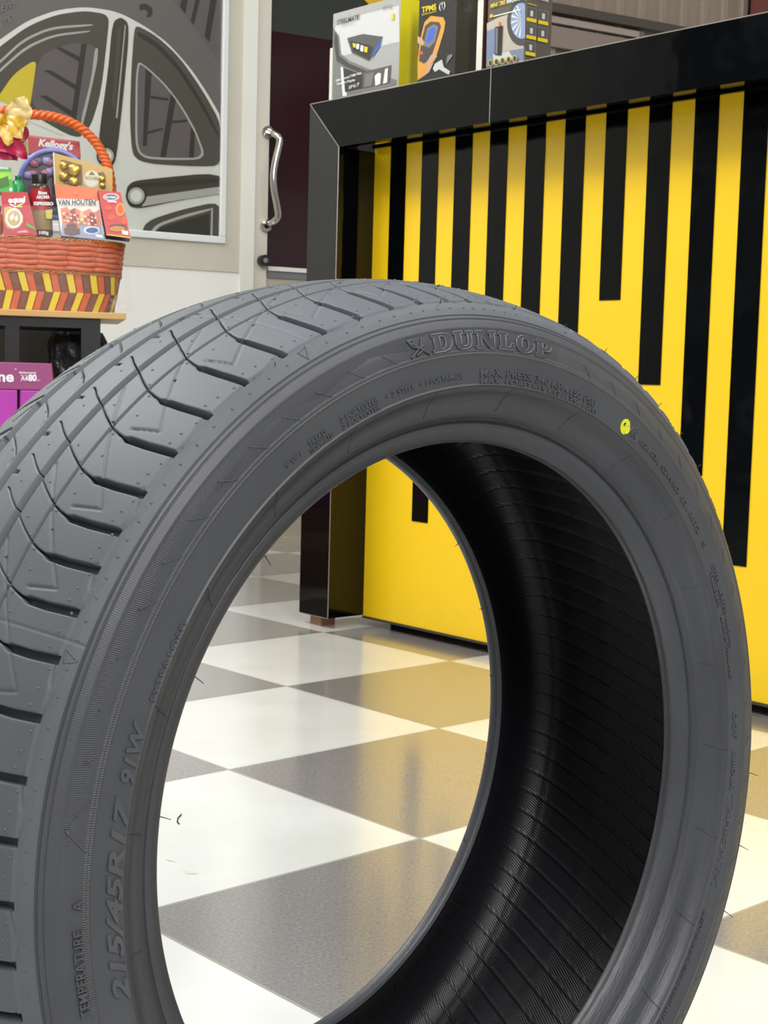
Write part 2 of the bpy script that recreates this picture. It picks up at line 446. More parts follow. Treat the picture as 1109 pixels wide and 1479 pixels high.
white = mat('white painted aluminium', (232, 230, 218), .42, noise=.05, nscale=6)
cream = mat('cream aluminium', (206, 200, 182), .4, metal=.1, noise=.07, nscale=9)
beige = mat('beige wall paint', (186, 176, 156), .7, noise=.06, nscale=4)
chrome = mat('chrome', (205, 200, 190), .14, metal=1.0)
darkm = mat('black rubber and lock metal', (34, 32, 28), .4)
dw = empty('door_1', WM, 'white framed shop door with glazed upper half'); dw['kind'] = 'structure'
XL = -1.55
mb = MB()
mb.box((XL, 0.0, 0.01), (-.20, .045, .905)); mb.build('lower_panel', mat('white door panel', (238, 235, 226), .5, noise=.04, nscale=5), dw)
mb = MB()
mb.box((XL, -.004, .905), (-.20, .045, .995)); mb.box((-.255, -.004, .995), (-.20, .045, 2.4)); mb.build('glazing_frame', cream, dw)
mb = MB(); mb.box((-.20, -.012, 0.01), (-.152, .045, 2.4)); mb.build('stile', white, dw)
mb = MB(); mb.box((-.152, -.004, 0.01), (-.101, .045, 2.4)); mb.box((-.152, -.006, 0.01), (-.147, -.004, 2.4)); mb.build('lock_stile', mat('warm white aluminium', (216, 210, 194), .4, noise=.05, nscale=8), dw)
mb = MB()
for (a, b) in [((XL, -.014, .995), (-.255, 0.0, 1.018)), ((-.276, -.014, 1.018), (-.255, 0, 2.4))]: mb.box(a, b)
mb.build('glazing_bead', mat('bright white aluminium', (226, 228, 224), .35), dw, bevel=.003)
mb = MB(); mb.box((XL, .004, 1.018), (-.276, .008, 2.4)); gl = mb.build('glass', mat('door glass', (120, 122, 118), .05, spec=.6), dw)
# handle: bowed tube
hp = []
for i in range(33):
    t = i / 32; z = 1.065 + (1.372 - 1.065) * t
    e_ = min(t, 1 - t)
    y = -.012 - .050 * min(1, (e_ / .07)) ** .6
    xx = -.119 + .021 * math.sin(math.pi * min(1, e_ / .12) / 2) + .012 * math.cos(2 * math.pi * t)
    hp.append((xx, y, z))
mb = MB(); mb.tube(hp, .0115, 14); h = mb.build('pull_handle', chrome, dw, smooth=True)
for z in (1.065, 1.372):
    mb = MB(); mb.tube([(-.109, -.004, z), (-.109, -.014, z)], .020, 18); mb.build('handle_rose', chrome, h)
mb = MB(); mb.tube([(-.118, -.004, .949), (-.118, -.03, .949)], .019, 20); mb.tube([(-.118, -.03, .949), (-.118, -.033, .949)], .008, 14, mi=1)
mb.build('lock_cylinder', [darkm, alu], dw)

# window poster: printed film on the door glass
pm = frame(W0 + WN * .001 - WN * 0.0, WD, -WN, (0, 0, 1))
post = empty('window_poster', pm, 'printed window film of a large alloy wheel and tyre on the door glass', 'poster')
pinv = np.array(pm.inverted()); ploc = lambda P: (pinv @ np.append(P, 1))[:3]
s2 = .40577
pf = Face(post, W0 - WN * .0035, WN, ploc)
G = lambda n, c: mat('poster ' + n, c, .3)
Z = lambda pts: [(p[0] * s2, p[1] * s2) for p in pts]
CLIPX, CLIPY = 318.4, 341.5


def clipz(pts):
    return [(max(-25, min(CLIPX - (p[1] * s2 / 342) * 1.5 * 0, p[0] * s2)), max(-25, min(CLIPY + (p[0] * s2 - 318) * .0704, p[1] * s2))) for p in pts]


rim_o = [(-60, 190), (0, 140), (100, 72), (200, 36), (300, 24), (390, 36), (440, 52), (520, 96), (600, 155), (680, 245), (740, 335), (800, 440), (800, 860), (-60, 860)]
rim_i = [(-60, 215), (0, 165), (100, 92), (200, 52), (300, 38), (370, 48)]
pm_ = [G('sidewall grey', (98, 94, 90)), G('rim silver', (204, 205, 194)), G('dark opening', (74, 71, 60)), G('tread grey', (92, 86, 84)), G('yellow', (198, 178, 48)),
       G('black groove', (50, 48, 38)), G('light line', (160, 160, 148)), G('tread light', (112, 106, 102)), G('deep slot', (62, 59, 46)), G('shade silver', (160, 160, 148))]
lst = [([(-60, -60), (800, -60), (800, 900), (-60, 900)], 0),
       ([(600, -20), (790, -20), (790, 240), (740, 165), (680, 80)], 3),
       ([(650, -20), (672, -20), (660, 50), (640, 25)], 5), ([(700, -20), (716, -20), (690, 90), (678, 76)], 5), ([(752, -20), (775, -20), (745, 150), (728, 130)], 5),
       ([(-60, 70), (80, -10), (110, -20), (-60, -20)], 3),
       ([(495, 15), (520, 12), (545, 30), (540, 60), (520, 62), (528, 40), (510, 32), (498, 40)], 5),
       (rim_o, 1),
       (rim_i + [(388, 66), (385, 110), (360, 330), (325, 445), (300, 470), (285, 490), (240, 480), (100, 400), (0, 350), (-60, 330)], 2),
       ([(-60, 265), (0, 215), (80, 140), (180, 95), (330, 85), (330, 92), (180, 104), (84, 148), (0, 226), (-60, 276)], 6),
       ([(-60, 310), (0, 245), (90, 165), (190, 122), (320, 108), (320, 114), (190, 130), (94, 174), (0, 256), (-60, 320)], 6),
       ([(-60, 420), (0, 335), (50, 262), (132, 207), (120, 290), (105, 395), (60, 400), (0, 350)], 4),
       ([(135, 205), (210, 165), (290, 150), (345, 165), (330, 250), (300, 400), (280, 440), (230, 430), (105, 385)], 3),
       ([(290, 155), (310, 155), (270, 430), (252, 425)], 5),
       ([(195, 170), (215, 168), (290, 205), (285, 222)], 5), ([(155, 250), (180, 250), (275, 305), (272, 322)], 5), ([(140, 340), (165, 340), (258, 395), (250, 412)], 5),
       ([(338, 170), (350, 172), (345, 230), (295, 450), (283, 446), (325, 280)], 6),
       ([(235, 400), (130, 330), (30, 310), (-20, 330), (60, 420), (160, 440)], 2) if False else ([(90, 425), (140, 430), (230, 480), (210, 478)], 1),
       ([(400, 78), (430, 60), (458, 82), (456, 160), (440, 330), (415, 560), (400, 595), (372, 600), (352, 560), (352, 480), (385, 250)], 8),
       ([(420, 100), (432, 96), (410, 380), (398, 380)], 2), ([(444, 90), (448, 90), (418, 420), (412, 420)], 6),
       ([(478, 100), (492, 92), (560, 130), (640, 205), (720, 320), (790, 445), (790, 590), (700, 592), (560, 585), (495, 572), (470, 545), (462, 420), (468, 240)], 2),
       ([(490, 110), (560, 150), (640, 235), (720, 360), (790, 500), (790, 512), (715, 376), (634, 250), (556, 168), (488, 128)], 5),
       ([(484, 215), (520, 235), (590, 300), (650, 380), (700, 470), (735, 568), (600, 570), (520, 565), (492, 545), (480, 500)], 6),
       ([(490, 222), (520, 242), (588, 306), (645, 384), (694, 472), (726, 562), (600, 562), (522, 557), (498, 540), (488, 500)], 3),
       ([(518, 243), (540, 262), (522, 520), (508, 520)], 5), ([(608, 332), (626, 356), (590, 560), (570, 560)], 5), ([(680, 450), (694, 474), (690, 560), (672, 560)], 5),
       ([(535, 340), (600, 350), (598, 358), (533, 350)], 5), ([(515, 470), (580, 455), (580, 462), (515, 480)], 5), ([(610, 430), (665, 425), (665, 434), (608, 438)], 5),
       ([(452, 665), (470, 648), (500, 640), (790, 612), (790, 690), (640, 712), (500, 742), (462, 735), (448, 705)], 8),
       ([(470, 660), (500, 652), (790, 632), (790, 648), (640, 660), (510, 668)], 5), ([(520, 700), (790, 664), (790, 690), (640, 712), (505, 735)], 9),
       ([(505, 830), (515, 800), (545, 778), (650, 745), (790, 715), (790, 860), (500, 860)], 2),
       ([(530, 845), (550, 800), (650, 765), (752, 740), (752, 748), (655, 775), (562, 806), (545, 845)], 6), ([(556, 845), (570, 812), (655, 784), (745, 760), (745, 845)], 5),
       ([(752, 740), (758, 740), (756, 845), (749, 845)], 6)]
def chaikin(p):
    if len(p) < 6: return p
    for _ in range(2):
        q = []
        for i in range(len(p)):
            a, b = p[i], p[(i + 1) % len(p)]; q += [(a[0] * .8 + b[0] * .2, a[1] * .8 + b[1] * .2), (a[0] * .2 + b[0] * .8, a[1] * .2 + b[1] * .8)]
        p = q
    return p


lst = [(clipz(chaikin(p)), mi) for p, mi in lst]
for (cx_, cy_, r_) in [(485, 697, 37), (378, 555, 34)]:
    for rr_, mi in ((r_, 5), (r_ * .8, 9), (r_ * .56, 1)):
        lst.append((clipz(circ(cx_, cy_, rr_, rr_ * 1.02, 24)), mi))
pf.polys(lst, pm_, 'printed_film')
pl_ = pf.text('Eng', (1, 18), (22, 6), 11, pm_[7], bold=.02); pf.text('LTD', (0, 42), (19, 27), 9, pm_[7], bold=.02)

# wall parts right of the door
mb = MB(); mb.box((-.098, .0, 0.0), (.78, .05, .895)); tag(mb.build('wall_back', beige, mtx=WM), 'beige lower wall under the maroon glass', None, None, 'structure')
mb = MB(); mb.box((-.098, -.006, .895), (.78, .03, .918)); mb.box((-.098, -.012, .918), (.78, .03, .932), 1)
tag(mb.build('trim_1', [mat('grey sill', (120, 122, 122), .5), white], mtx=WM), 'grey and white sill under the maroon glass', None, None, 'structure')
mar = mat('maroon tinted glass', (44, 14, 18), .06, spec=.45); grn = mat('dark grey green glass', (58, 60, 54), .08, spec=.5)
wd2 = empty('window_1', WM, 'dark maroon tinted shop window beside the door'); wd2['kind'] = 'structure'
mb = MB(); mb.box((-.098, .008, .932), (.78, .016, 1.705)); mb.build('glass', mar, wd2)
mb = MB(); mb.box((-.098, .008, 1.705), (.78, .016, 2.6)); mb.build('transom_glass', grn, wd2)
mb = MB(); mb.box((-.098, -.01, .0), (.78, -.001, .016)); tag(mb.build('baseboard_back', mat('cream skirting', (200, 186, 160), .5), mtx=WM), None, None, None, 'structure')
mb = MB(); mb.box((XL, .05, 2.4), (-.098, .09, 2.6)); tag(mb.build('trim_2', white, mtx=WM), None, None, None, 'structure')
# corrugated sheet
shm = mat('brown grey corrugated steel', (168, 150, 134), .38, metal=.25, noise=.06, nscale=3)
mb = MB(); pitch = .105; prof = []
x = .78
while x < 5.2:
    prof += [(x, .06), (x + .066, .06), (x + .074, .040), (x + .098, .040)]; x += pitch
vs = [(p[0], p[1], 0) for p in prof] + [(p[0], p[1], 3.6) for p in prof]; n = len(prof)
mb.add(vs, [(i, i + 1, n + i + 1, n + i) for i in range(n - 1)])
tag(mb.build('wall_right', shm, mtx=WM), 'brown grey corrugated steel wall sheet', None, None, 'structure')
# rail and frame on it
rb = empty('wall_rail', frame(W0 + WD * 1.2 + np.array([0, 0, 1.93]), WD, -WN, (0, 0, 1)), 'dark horizontal rail running across the corrugated steel wall', 'rail')
mb = MB(); mb.box((-.40, .0, .0), (2.2, .038, .032)); mb.build('rail_bar', mat('dark grey steel', (92, 84, 74), .45, metal=.3), rb)
mb = MB(); mb.box((-.40, .015, -.035), (.285, .038, -.012)); mb.box((.262, .015, -.12), (.285, .038, -.012)); mb.box((-.40, .02, -.12), (.262, .036, -.045), 1)
mb.build('panel_frame', [mat('pinkish white steel', (176, 160, 148), .4), mat('smoke panel', (150, 134, 122), .35)], rb)
# red banner at far right edge
mb = MB(); mb.box((2.02, .0, 1.2), (2.30, .01, 2.6)); tag(mb.build('hanging_banner', mat('dark red cloth', (120, 62, 54), .7), mtx=WM), 'dull red banner edge hanging on corrugated wall at far right', 'banner')
# round yellow sign behind the silver carton
cs = ploc(wpt((552, -22)))
mb = MB(); mb.add([(cs[0] + .095 * math.cos(a), 0, cs[2] + .085 * math.sin(a)) for a in np.linspace(0, 2 * math.pi, 40)[:-1]] + [(cs[0] + .095 * math.cos(a), .006, cs[2] + .085 * math.sin(a)) for a in np.linspace(0, 2 * math.pi, 40)[:-1]],
                [tuple(range(39)), tuple(reversed(range(39, 78)))] + [(i, 39 + i, 39 + (i + 1) % 39, (i + 1) % 39) for i in range(39)])
tag(mb.build('round_sign', mat('amber yellow sign', (226, 176, 30), .4), mtx=WM), 'round amber yellow sign on dark glass above the silver carton', 'sign')
mb = MB(); mb.box((-5.2, .05, 0), (XL, .1, 3.0)); tag(mb.build('wall_left', white, mtx=WM), None, None, None, 'structure')

# ================================================================== TABLE WITH HAMPER
tb = math.radians(77)
TD = np.array([math.sin(tb), math.cos(tb), 0]); TN = np.array([math.cos(tb), -math.sin(tb), 0])
dq = ray((90, 449)); TP = CP + dq * (3.6 / dq[1]); TZ = TP[2]            # front top edge of the board
T0 = np.array([TP[0], TP[1], 0.0])
TM = frame(T0, TD, -TN, (0, 0, 1))
tinv = np.array(TM.inverted())


def tpt(q, off):
    """table-local coordinates of pixel q on the plane `off` behind the board's front edge"""
    P = hit(q, T0 - TN * off, TN); return (tinv @ np.append(P, 1))[:3]


xr = tpt((182, 452), 0)[0]
tbl = empty('side_table', TM, 'black metal side table with pale wooden board carrying a gift hamper', 'table')
pine = mat('pale varnished board', (206, 168, 104), .45, noise=.06, nscale=12)
blkm = mat('black painted steel', (24, 24, 25), .4)
mb = MB(); mb.box((xr - .78, 0, TZ - .016), (xr, .40, TZ)); mb.build('tabletop', pine, tbl, bevel=.002)
xl_ = tpt((145, 480), .01)[0]
mb = MB(); mb.box((xl_ - .70, .01, TZ - .040), (xl_, .035, TZ - .0162)); mb.box((xl_ - .70, .36, TZ - .040), (xl_, .385, TZ - .0162))
mb.box((xl_ - .70, .035, TZ - .04), (xl_ - .675, .36, TZ - .0162)); mb.box((xl_ - .025, .035, TZ - .04), (xl_, .36, TZ - .0162)); mb.build('apron_frame', blkm, tbl)
xa_ = tpt((28, 480), .01)[0]
for (x0, x1, y0) in [(xl_ - .046, xl_, .01), (xl_ - .046, xl_, .34), (xa_ - .034, xa_, .01), (xl_ - .70, xl_ - .66, .01), (xl_ - .70, xl_ - .66, .34)]:
    mb = MB(); mb.box((x0, y0, 0), (x1, y0 + .04, TZ - .0402)); mb.build('leg', blkm, tbl)
mb = MB(); mb.box((xl_ - .655, .051, .19), (xl_ - .047, .335, .205)); mb.build('lower_shelf', blkm, tbl)
# grey board behind the table
mb = MB(); mb.box((xl_ - .66, .41, 0), (xl_ - .03, .43, TZ - .02))
tag(mb.build('grey_board', mat('grey board', (112, 108, 100), .7), mtx=TM), 'plain grey board leaning behind the black side table', 'board')
def sup(a, rx, ry, p=3.2):
    c, s = math.cos(a), math.sin(a)
    return rx * math.copysign(abs(c) ** (2 / p), c), ry * math.copysign(abs(s) ** (2 / p), s)


# black bag hanging inside the frame
def blob(mbx, c, r, seed, nu=26, nv=18, amp=.18, mi=0):
    rg = random.Random(seed); ph = [(rg.uniform(1, 4), rg.uniform(1, 4), rg.uniform(0, 6)) for _ in range(6)]
    vs = []
    for j in range(nv + 1):
        th = math.pi * j / nv
        for i in range(nu):
            a = 2 * math.pi * i / nu
            k = 1 + amp / 3 * sum(math.sin(p[0] * a // 1 * 0 + round(p[0]) * a + p[1] * th * 2 + p[2]) for p in ph) / 2
            vs.append((c[0] + r[0] * k * math.sin(th) * math.cos(a), c[1] + r[1] * k * math.sin(th) * math.sin(a), c[2] + r[2] * math.cos(th)))
    fs = [(j * nu + i, j * nu + (i + 1) % nu, (j + 1) * nu + (i + 1) % nu, (j + 1) * nu + i) for j in range(nv) for i in range(nu)]
    mbx.add(vs, fs, mi)


bc = tpt((106, 520), .20)
mb = MB(); bvs = []; bl_ = tpt((64, 500), .2)[0]; br_ = tpt((160, 500), .2)[0]; bn = 48; bz = 30
for j in range(bz + 1):
    t = j / bz; z = TZ - .045 - .36 * t; prf = 1 - .12 * math.sin(math.pi * t * 2.2 + .5) - (.25 * (1 - t / .08) if t < .08 else 0)
    for i in range(bn):
        a = 2 * math.pi * i / bn; fold = 1 + .05 * math.sin(5 * a + 6 * t) + .04 * math.sin(9 * a - 11 * t) + .025 * math.sin(14 * a + 19 * t)
        x, y = sup(a, (br_ - bl_) / 2 * prf * fold, .055 * prf * fold, 2.6); bvs.append(((bl_ + br_) / 2 + x, .20 + y, z))
mb.add(bvs, [(j * bn + i, j * bn + (i + 1) % bn, (j + 1) * bn + (i + 1) % bn, (j + 1) * bn + i) for j in range(bz) for i in range(bn)] + [tuple(range(bn)), tuple(bz * bn + i for i in range(bn))])
tag(mb.build('black_bag', mat('black plastic bag', (16, 17, 18), .3, bump=.01, bscale=18), mtx=TM, smooth=True), 'crumpled black plastic bag hanging under the hamper table', 'bag')
# paper reams
pur = mat('plum ream wrapper', (148, 66, 116), .35, noise=.04); pur2 = mat('violet ream wrapper', (176, 62, 168), .3, noise=.12, nscale=4); pwh = mat('ream lettering white', (238, 232, 238), .4)
RO = -.235; rt_ = tpt((75, 525), RO); rm_ = tpt((80, 564), RO)
zs = rm_[2]
e = empty('paper_ream', frame(T0 + TD * (rt_[0] - .297) - TN * RO + np.array([0, 0, zs]), TD, -TN, (0, 0, 1)), 'plum purple paper ream lying on top, printed with A4 80', 'paper ream', 'stacked paper reams')
rtop = rt_[2] - zs
mb = MB(); mb.add([(0, 0, 0), (.303, 0, 0), (.303, .21, 0), (0, .21, 0), (.003, .003, rtop), (.297, .003, rtop), (.297, .21, rtop), (.003, .21, rtop)],
                  [(0, 3, 2, 1), (4, 5, 6, 7), (0, 1, 5, 4), (1, 2, 6, 5), (2, 3, 7, 6), (3, 0, 4, 7)])
ream_w = mb.build('wrapper', pur, e, bevel=.002)
einv = np.array(e.matrix_world.inverted()) if False else np.array(frame(T0 + TD * (rt_[0] - .297) - TN * RO + np.array([0, 0, zs]), TD, -TN, (0, 0, 1)).inverted())
rf = Face(ream_w, T0 - TN * RO, TN, lambda P: (einv @ np.append(P, 1))[:3])
rf.text('double one', (-92, 551), (20, 551), 15, pwh, bold=.03)
rf.text('A4', (30, 550), (40, 550), 7, pwh, bold=.02); rf.text('80', (40.5, 550), (53, 550), 9, pwh, bold=.05)
rf.text('gsm', (53.5, 550), (58, 550), 2.5, pwh); rf.text('Multipurpose', (28, 539.5), (52, 539.5), 3, pwh, bold=.02); rf.text('Paper', (30, 543.5), (40, 543.5), 2.5, pwh)
rf.text('o', (21, 534), (24, 534), 2.5, pwh)
for nm, x0, x1 in (('left', tpt((-110, 600), RO)[0], tpt((25, 600), RO)[0]), ('right', tpt((29, 600), RO)[0], rt_[0] + .012)):
    mb = MB(); mb.box((x0, RO, .2205), (x1, RO + .20, zs - .0008))
    o = mb.build('upright_ream', pur2, mtx=TM, bevel=.003)
    tag(o, 'bright violet paper pack standing upright, ' + ('left of the dark gap' if nm == 'left' else 'right of the dark gap'), 'paper ream', 'upright violet paper packs')

mb = MB(); xg = tpt((-110, 600), RO)[0]; mb.box((xg - .01, RO - .005, 0), (rt_[0] + .02, RO + .21, .22)); mb.box((xg - .011, RO - .0065, .10), (rt_[0] + .021, RO + .2, .15), 1)
tag(mb.build('cardboard_box', [mat('brown cardboard', (150, 116, 82), .8, noise=.06), mat('parcel tape', (176, 146, 106), .4)], mtx=TM, bevel=.002), 'brown cardboard box under the violet paper packs', 'cardboard box')
# ---------------- hamper basket
orange = mat('orange rattan', (212, 98, 46), .5, noise=.18, nscale=50); brown = mat('brown rattan', (126, 74, 52), .55, noise=.15, nscale=50); yelw = mat('yellow rattan', (236, 208, 30), .5, noise=.08, nscale=50)
gold = mat('gold cord', (190, 120, 40), .35, metal=.4, noise=.3, nscale=120)
oranged = mat('deep orange rattan', (176, 66, 34), .55, noise=.15, nscale=50)
pr_t = tpt((182, 350), .03); pr_b = tpt((168, 446), .03)
bx_r, bz_t, bz_m = pr_t[0], pr_t[2], tpt((170, 397), .03)[2]
bw = .25; bcx = bx_r - bw; bcy = .03 + .135
bask = empty('gift_basket', frame(T0 + TD * bcx - TN * bcy + np.array([0, 0, TZ]), TD, -TN, (0, 0, 1)), 'orange woven gift hamper basket with yellow and brown zigzag base and looped handle', 'basket')
Hb = bz_t - TZ; Hm = bz_m - TZ


_A = np.linspace(0, 2 * math.pi, 4001); _X = np.sign(np.cos(_A)) * np.abs(np.cos(_A)) ** (2 / 3.2) * .24; _Y = np.sign(np.sin(_A)) * np.abs(np.sin(_A)) ** (2 / 3.2) * .125
_L = np.concatenate([[0], np.cumsum(np.hypot(np.diff(_X), np.diff(_Y)))]); _L /= _L[-1]


def even(a):
    return float(np.interp((a / (2 * math.pi)) % 1.0, _L, _A))


def brad(z):
    k = z / Hb
    return .225 + .025 * k + .003 * math.sin(math.pi * k), .115 + .02 * k


mb = MB(); nA = 120
rows = [i / 16 for i in range(17)]
vs = []
for k in rows:
    rx, ry = brad(k * Hb)
    for i in range(nA):
        x, y = sup(2 * math.pi * i / nA, rx - .003, ry - .003); vs.append((x, y, .002 + k * (Hb - .004)))
fs = [(j * nA + i, j * nA + (i + 1) % nA, (j + 1) * nA + (i + 1) % nA, (j + 1) * nA + i) for j in range(16) for i in range(nA)] + [tuple(reversed(range(nA)))]
mb.add(vs, fs); mb.build('basket_body', oranged, bask)
mb = MB(); rx, ry = brad(Hb); mb.add([(*sup(2 * math.pi * i / nA, rx - .004, ry - .004), Hb - .006 + .003 * math.sin(i * 2.3)) for i in range(nA)], [tuple(range(nA))])
mb.build('paper_filler', mat('cream shredded paper', (190, 160, 120), .8, bump=.01, bscale=60), bask)
# upper weave: six rattan bands, each drawn as over-under segments
mb = MB(); nrow = 6; nseg = 18
for r_ in range(nrow):
    zc = Hm + .005 + (Hb - Hm - .006) * (r_ + .5) / nrow; hh = (Hb - Hm - .006) / nrow * .47
    for s_ in range(nseg):
        a0 = 2 * math.pi * (s_ + .5 * (r_ % 2) * 0) / nseg + (.02 if r_ % 2 else 0); a1 = a0 + 2 * math.pi / nseg * .985
        ring = []
        for i in range(9):
            a = a0 + (a1 - a0) * i / 8; bulge = .0035 * math.sin(math.pi * i / 8) ** .5 + .0005
            rx, ry = brad(zc); ae = even(a); x, y = sup(ae, rx + bulge, ry + bulge); x2, y2 = sup(ae, rx + bulge - .004, ry + bulge - .004)
            sag = .0012 * math.sin(2 * math.pi * i / 8 + r_)
            ring.append([(x2, y2, zc - hh + sag), (x, y, zc - hh * .6 + sag), (x, y, zc + hh * .6 + sag), (x2, y2, zc + hh + sag)])
        v = [p for rg_ in ring for p in rg_]
        mb.add(v, [(i * 4 + j, (i + 1) * 4 + j, (i + 1) * 4 + j + 1, i * 4 + j + 1) for i in range(8) for j in range(3)])
mb.build('upper_weave', orange, bask, smooth=True)
# lower zigzag weave: slanted slats in two rows
mb = MB(); ns = 66
for row in range(2):
    za = .002 + (Hm - .004) * row / 2; zb = .002 + (Hm - .004) * (row + 1) / 2
    for s_ in range(ns):
        mi = [1, 0, 2][s_ % 3] if row else [1, 0, 2][(s_ + 2) % 3]
        sh = (1 if row == 0 else -1) * .62
        v = []
        for (fa, z) in [(0, za), (.86, za), (.86 + 0, zb), (0, zb)]:
            ss = s_ + fa + (sh * ((z - za) / (zb - za)) if row == 0 else sh * ((z - za) / (zb - za)) + .62)
            a = 2 * math.pi * ss / ns
            # even spacing along the perimeter of the superellipse
            rx, ry = brad(z); x, y = sup(even(a), rx + .0022, ry + .0022); v.append((x, y, z))
        mb.add(v, [(0, 1, 2, 3)], mi)
mb.build('zigzag_weave', [yelw, brown, orange], bask)
for z in (Hm + .001, Hb):
    mb = MB()
    for ph in (0, math.pi):
        pts = []
        for i in range(360):
            a = 2 * math.pi * i / 360; rx, ry = brad(z); q = .0028 * math.sin(a * 60 + ph)
            x, y = sup(a, rx + .003 + .001 * math.cos(a * 60 + ph), ry + .003 + .001 * math.cos(a * 60 + ph)); pts.append((x, y, z + q))
        mb.tube(pts, .0016, 5, closed=True)
    mb.build('rim_cord', gold, bask, smooth=True)
# handle: braided arch across the long side
hpx = [(-66, 250), (-50, 205), (-25, 172), (8, 160), (42, 165), (78, 169), (110, 181), (135, 202), (150, 226), (158, 250), (163, 290), (166, 345)]
hp3 = []
for q in hpx:
    p = tpt(q, bcy); hp3.append(np.array([p[0] - bcx, 0, p[2] - TZ]))


def resample(pts, n):
    pts = [np.array(p, float) for p in pts]; out = []
    P = [2 * pts[0] - pts[1]] + pts + [2 * pts[-1] - pts[-2]]
    m = len(pts) - 1
    for i in range(n):
        t = i / (n - 1) * m; k = min(int(t), m - 1); u = t - k
        a, b, c, d = P[k], P[k + 1], P[k + 2], P[k + 3]
        out.append(.5 * (2 * b + (c - a) * u + (2 * a - 5 * b + 4 * c - d) * u * u + (3 * b - a - 3 * c + d) * u ** 3))
    return out


hr = resample(hp3, 220)
mb = MB(); mb.tube(hr, .0085, 10)
mb.build('handle_core', brown, bask, smooth=True)
mb = MB()
for ph in range(3):
    pts = []
    for i, p in enumerate(hr):
        t = hr[min(i + 1, 219)] - hr[max(i - 1, 0)]; t /= np.linalg.norm(t); nrm = np.array([-t[2], 0, t[0]]); bn = np.array([0, 1.0, 0])
        a = i * .42 + ph * 2 * math.pi / 3; pts.append(p + .0068 * (math.cos(a) * nrm + math.sin(a) * bn))
    mb.tube(pts, .0062, 7)
mb.build('handle_braid', mat('bright orange rattan', (222, 104, 44), .4, noise=.1, nscale=60), bask, smooth=True)


# ---------------- groceries in the basket: slightly tilted cartons seen through the cellophane
def pack(name, quad, off, depth, mats, label, cat, back=.02):
    """carton whose front face has pixel corners TL,TR,BR,BL; bottom on plane off, top leaning back"""
    TL, TR, BR, BL = quad
    bl = tpt(BL, off); br = tpt(BR, off); tl = tpt(TL, off + back); tr = tpt(TR, off + back)
    cx = (bl + br) / 2
    m = TM @ Matrix.Translation(Vector(cx))
    e = empty(name, m, label, cat)
    u = (br - bl); w = np.linalg.norm(u); u /= w
    v = (tl + tr) / 2 - cx; n = np.cross(u, v); n /= np.linalg.norm(n)      # pointing inward (+y)
    if n[1] < 0: n = -n
    c = [bl - cx, br - cx, tr - cx, tl - cx]; b = [p + n * depth for p in c]
    mb = MB(); V = c + b
    mb.add(V, [(0, 1, 2, 3)], 0).add(V, [(1, 5, 6, 2), (0, 3, 7, 4)], 1).add(V, [(3, 2, 6, 7), (0, 4, 5, 1), (4, 7, 6, 5)], 1)
    body_ = mb.build('carton', mats, e)
    # face in world space
    R3 = np.array(m.to_3x3()); t3 = np.array(m.translation)
    P0 = R3 @ (bl - cx) + t3; nn = -(R3 @ n); inv = np.array(m.inverted())
    return e, Face(body_, P0, nn, lambda P: (inv @ np.append(P, 1))[:3])


s3 = .22989
Qc = lambda p: (p[0] * s3, 130 + p[1] * s3)
red = K('bright red print', (200, 40, 36), .35); dred = K('dark red print', (150, 24, 34), .35); navy = K('navy print', (34, 34, 92), .35); goldc = K('gold card', (206, 168, 92), .3)
cocoa = K('cocoa brown print', (84, 40, 26), .35); greenp = K('fresh green print', (60, 170, 50), .35); lgreen = K('lime print', (150, 205, 60), .35)
# Kellogg's box (rear)
e, f = pack('cereal_box', [Qc((172, 282)), Qc((500, 322)), Qc((508, 420)), Qc((180, 400))], .235, .05, [K('cereal box red', (186, 56, 66), .35), K('cereal box side', (150, 40, 50), .4)],
            'red Kellogg\'s cereal box standing behind the other groceries in the hamper'.replace("Kellogg's ", ''), 'cereal box', .0)
f.polys([([Qc((172, 282)), Qc((500, 322)), Qc((501, 334)), Qc((173, 296))], 0)], [K('light red edge', (212, 110, 110), .4)])
f.text("Kellogg's", Qc((240, 350)), Qc((460, 376)), 10, pwhite, bold=.04, shear=.25)
# round tin
tc_ = tpt((78, 266), .17); rt1 = abs(tpt((127, 266), .17)[0] - tc_[0])
tm = TM @ Matrix.Translation(Vector((tc_[0], .17, tc_[2])))
tin = empty('round_sweet_tub', tm, 'clear round sweet tub with lilac blue rim lying on its side behind the gold box', 'sweet tub')
mb = MB(); n = 48
ring = [(rt1 * math.cos(2 * math.pi * i / n), 0, rt1 * math.sin(2 * math.pi * i / n)) for i in range(n)]
mb.tube(ring, .0065, 8, closed=True); mb.build('rim', mat('lilac blue plastic', (128, 140, 204), .3), tin, smooth=True)
mb = MB(); mb.add([(p[0] * .97, .004, p[2] * .97) for p in ring] + [(p[0] * .97, .05, p[2] * .97) for p in ring],
                  [tuple(range(n))] + [(i, n + i, n + (i + 1) % n, (i + 1) % n) for i in range(n)] + [tuple(reversed(range(n, 2 * n)))])
mb.build('tub_body', K('grey plum plastic', (92, 84, 98), .25), tin)
rg = random.Random(5)
for i in range(16):
    a = rg.uniform(.2, 2.9); r_ = rg.uniform(.3, .85) * rt1
    mb = MB(); blob(mb, (r_ * math.cos(a), .002, r_ * math.sin(a)), (.014, .008, .011), i, 12, 8, .2)
    mb.build('wrapped_sweet', [K('lilac foil', (150, 150, 196), .3), K('rose foil', (172, 110, 130), .3), K('dim foil', (110, 104, 130), .3)][i % 3], tin, smooth=True)
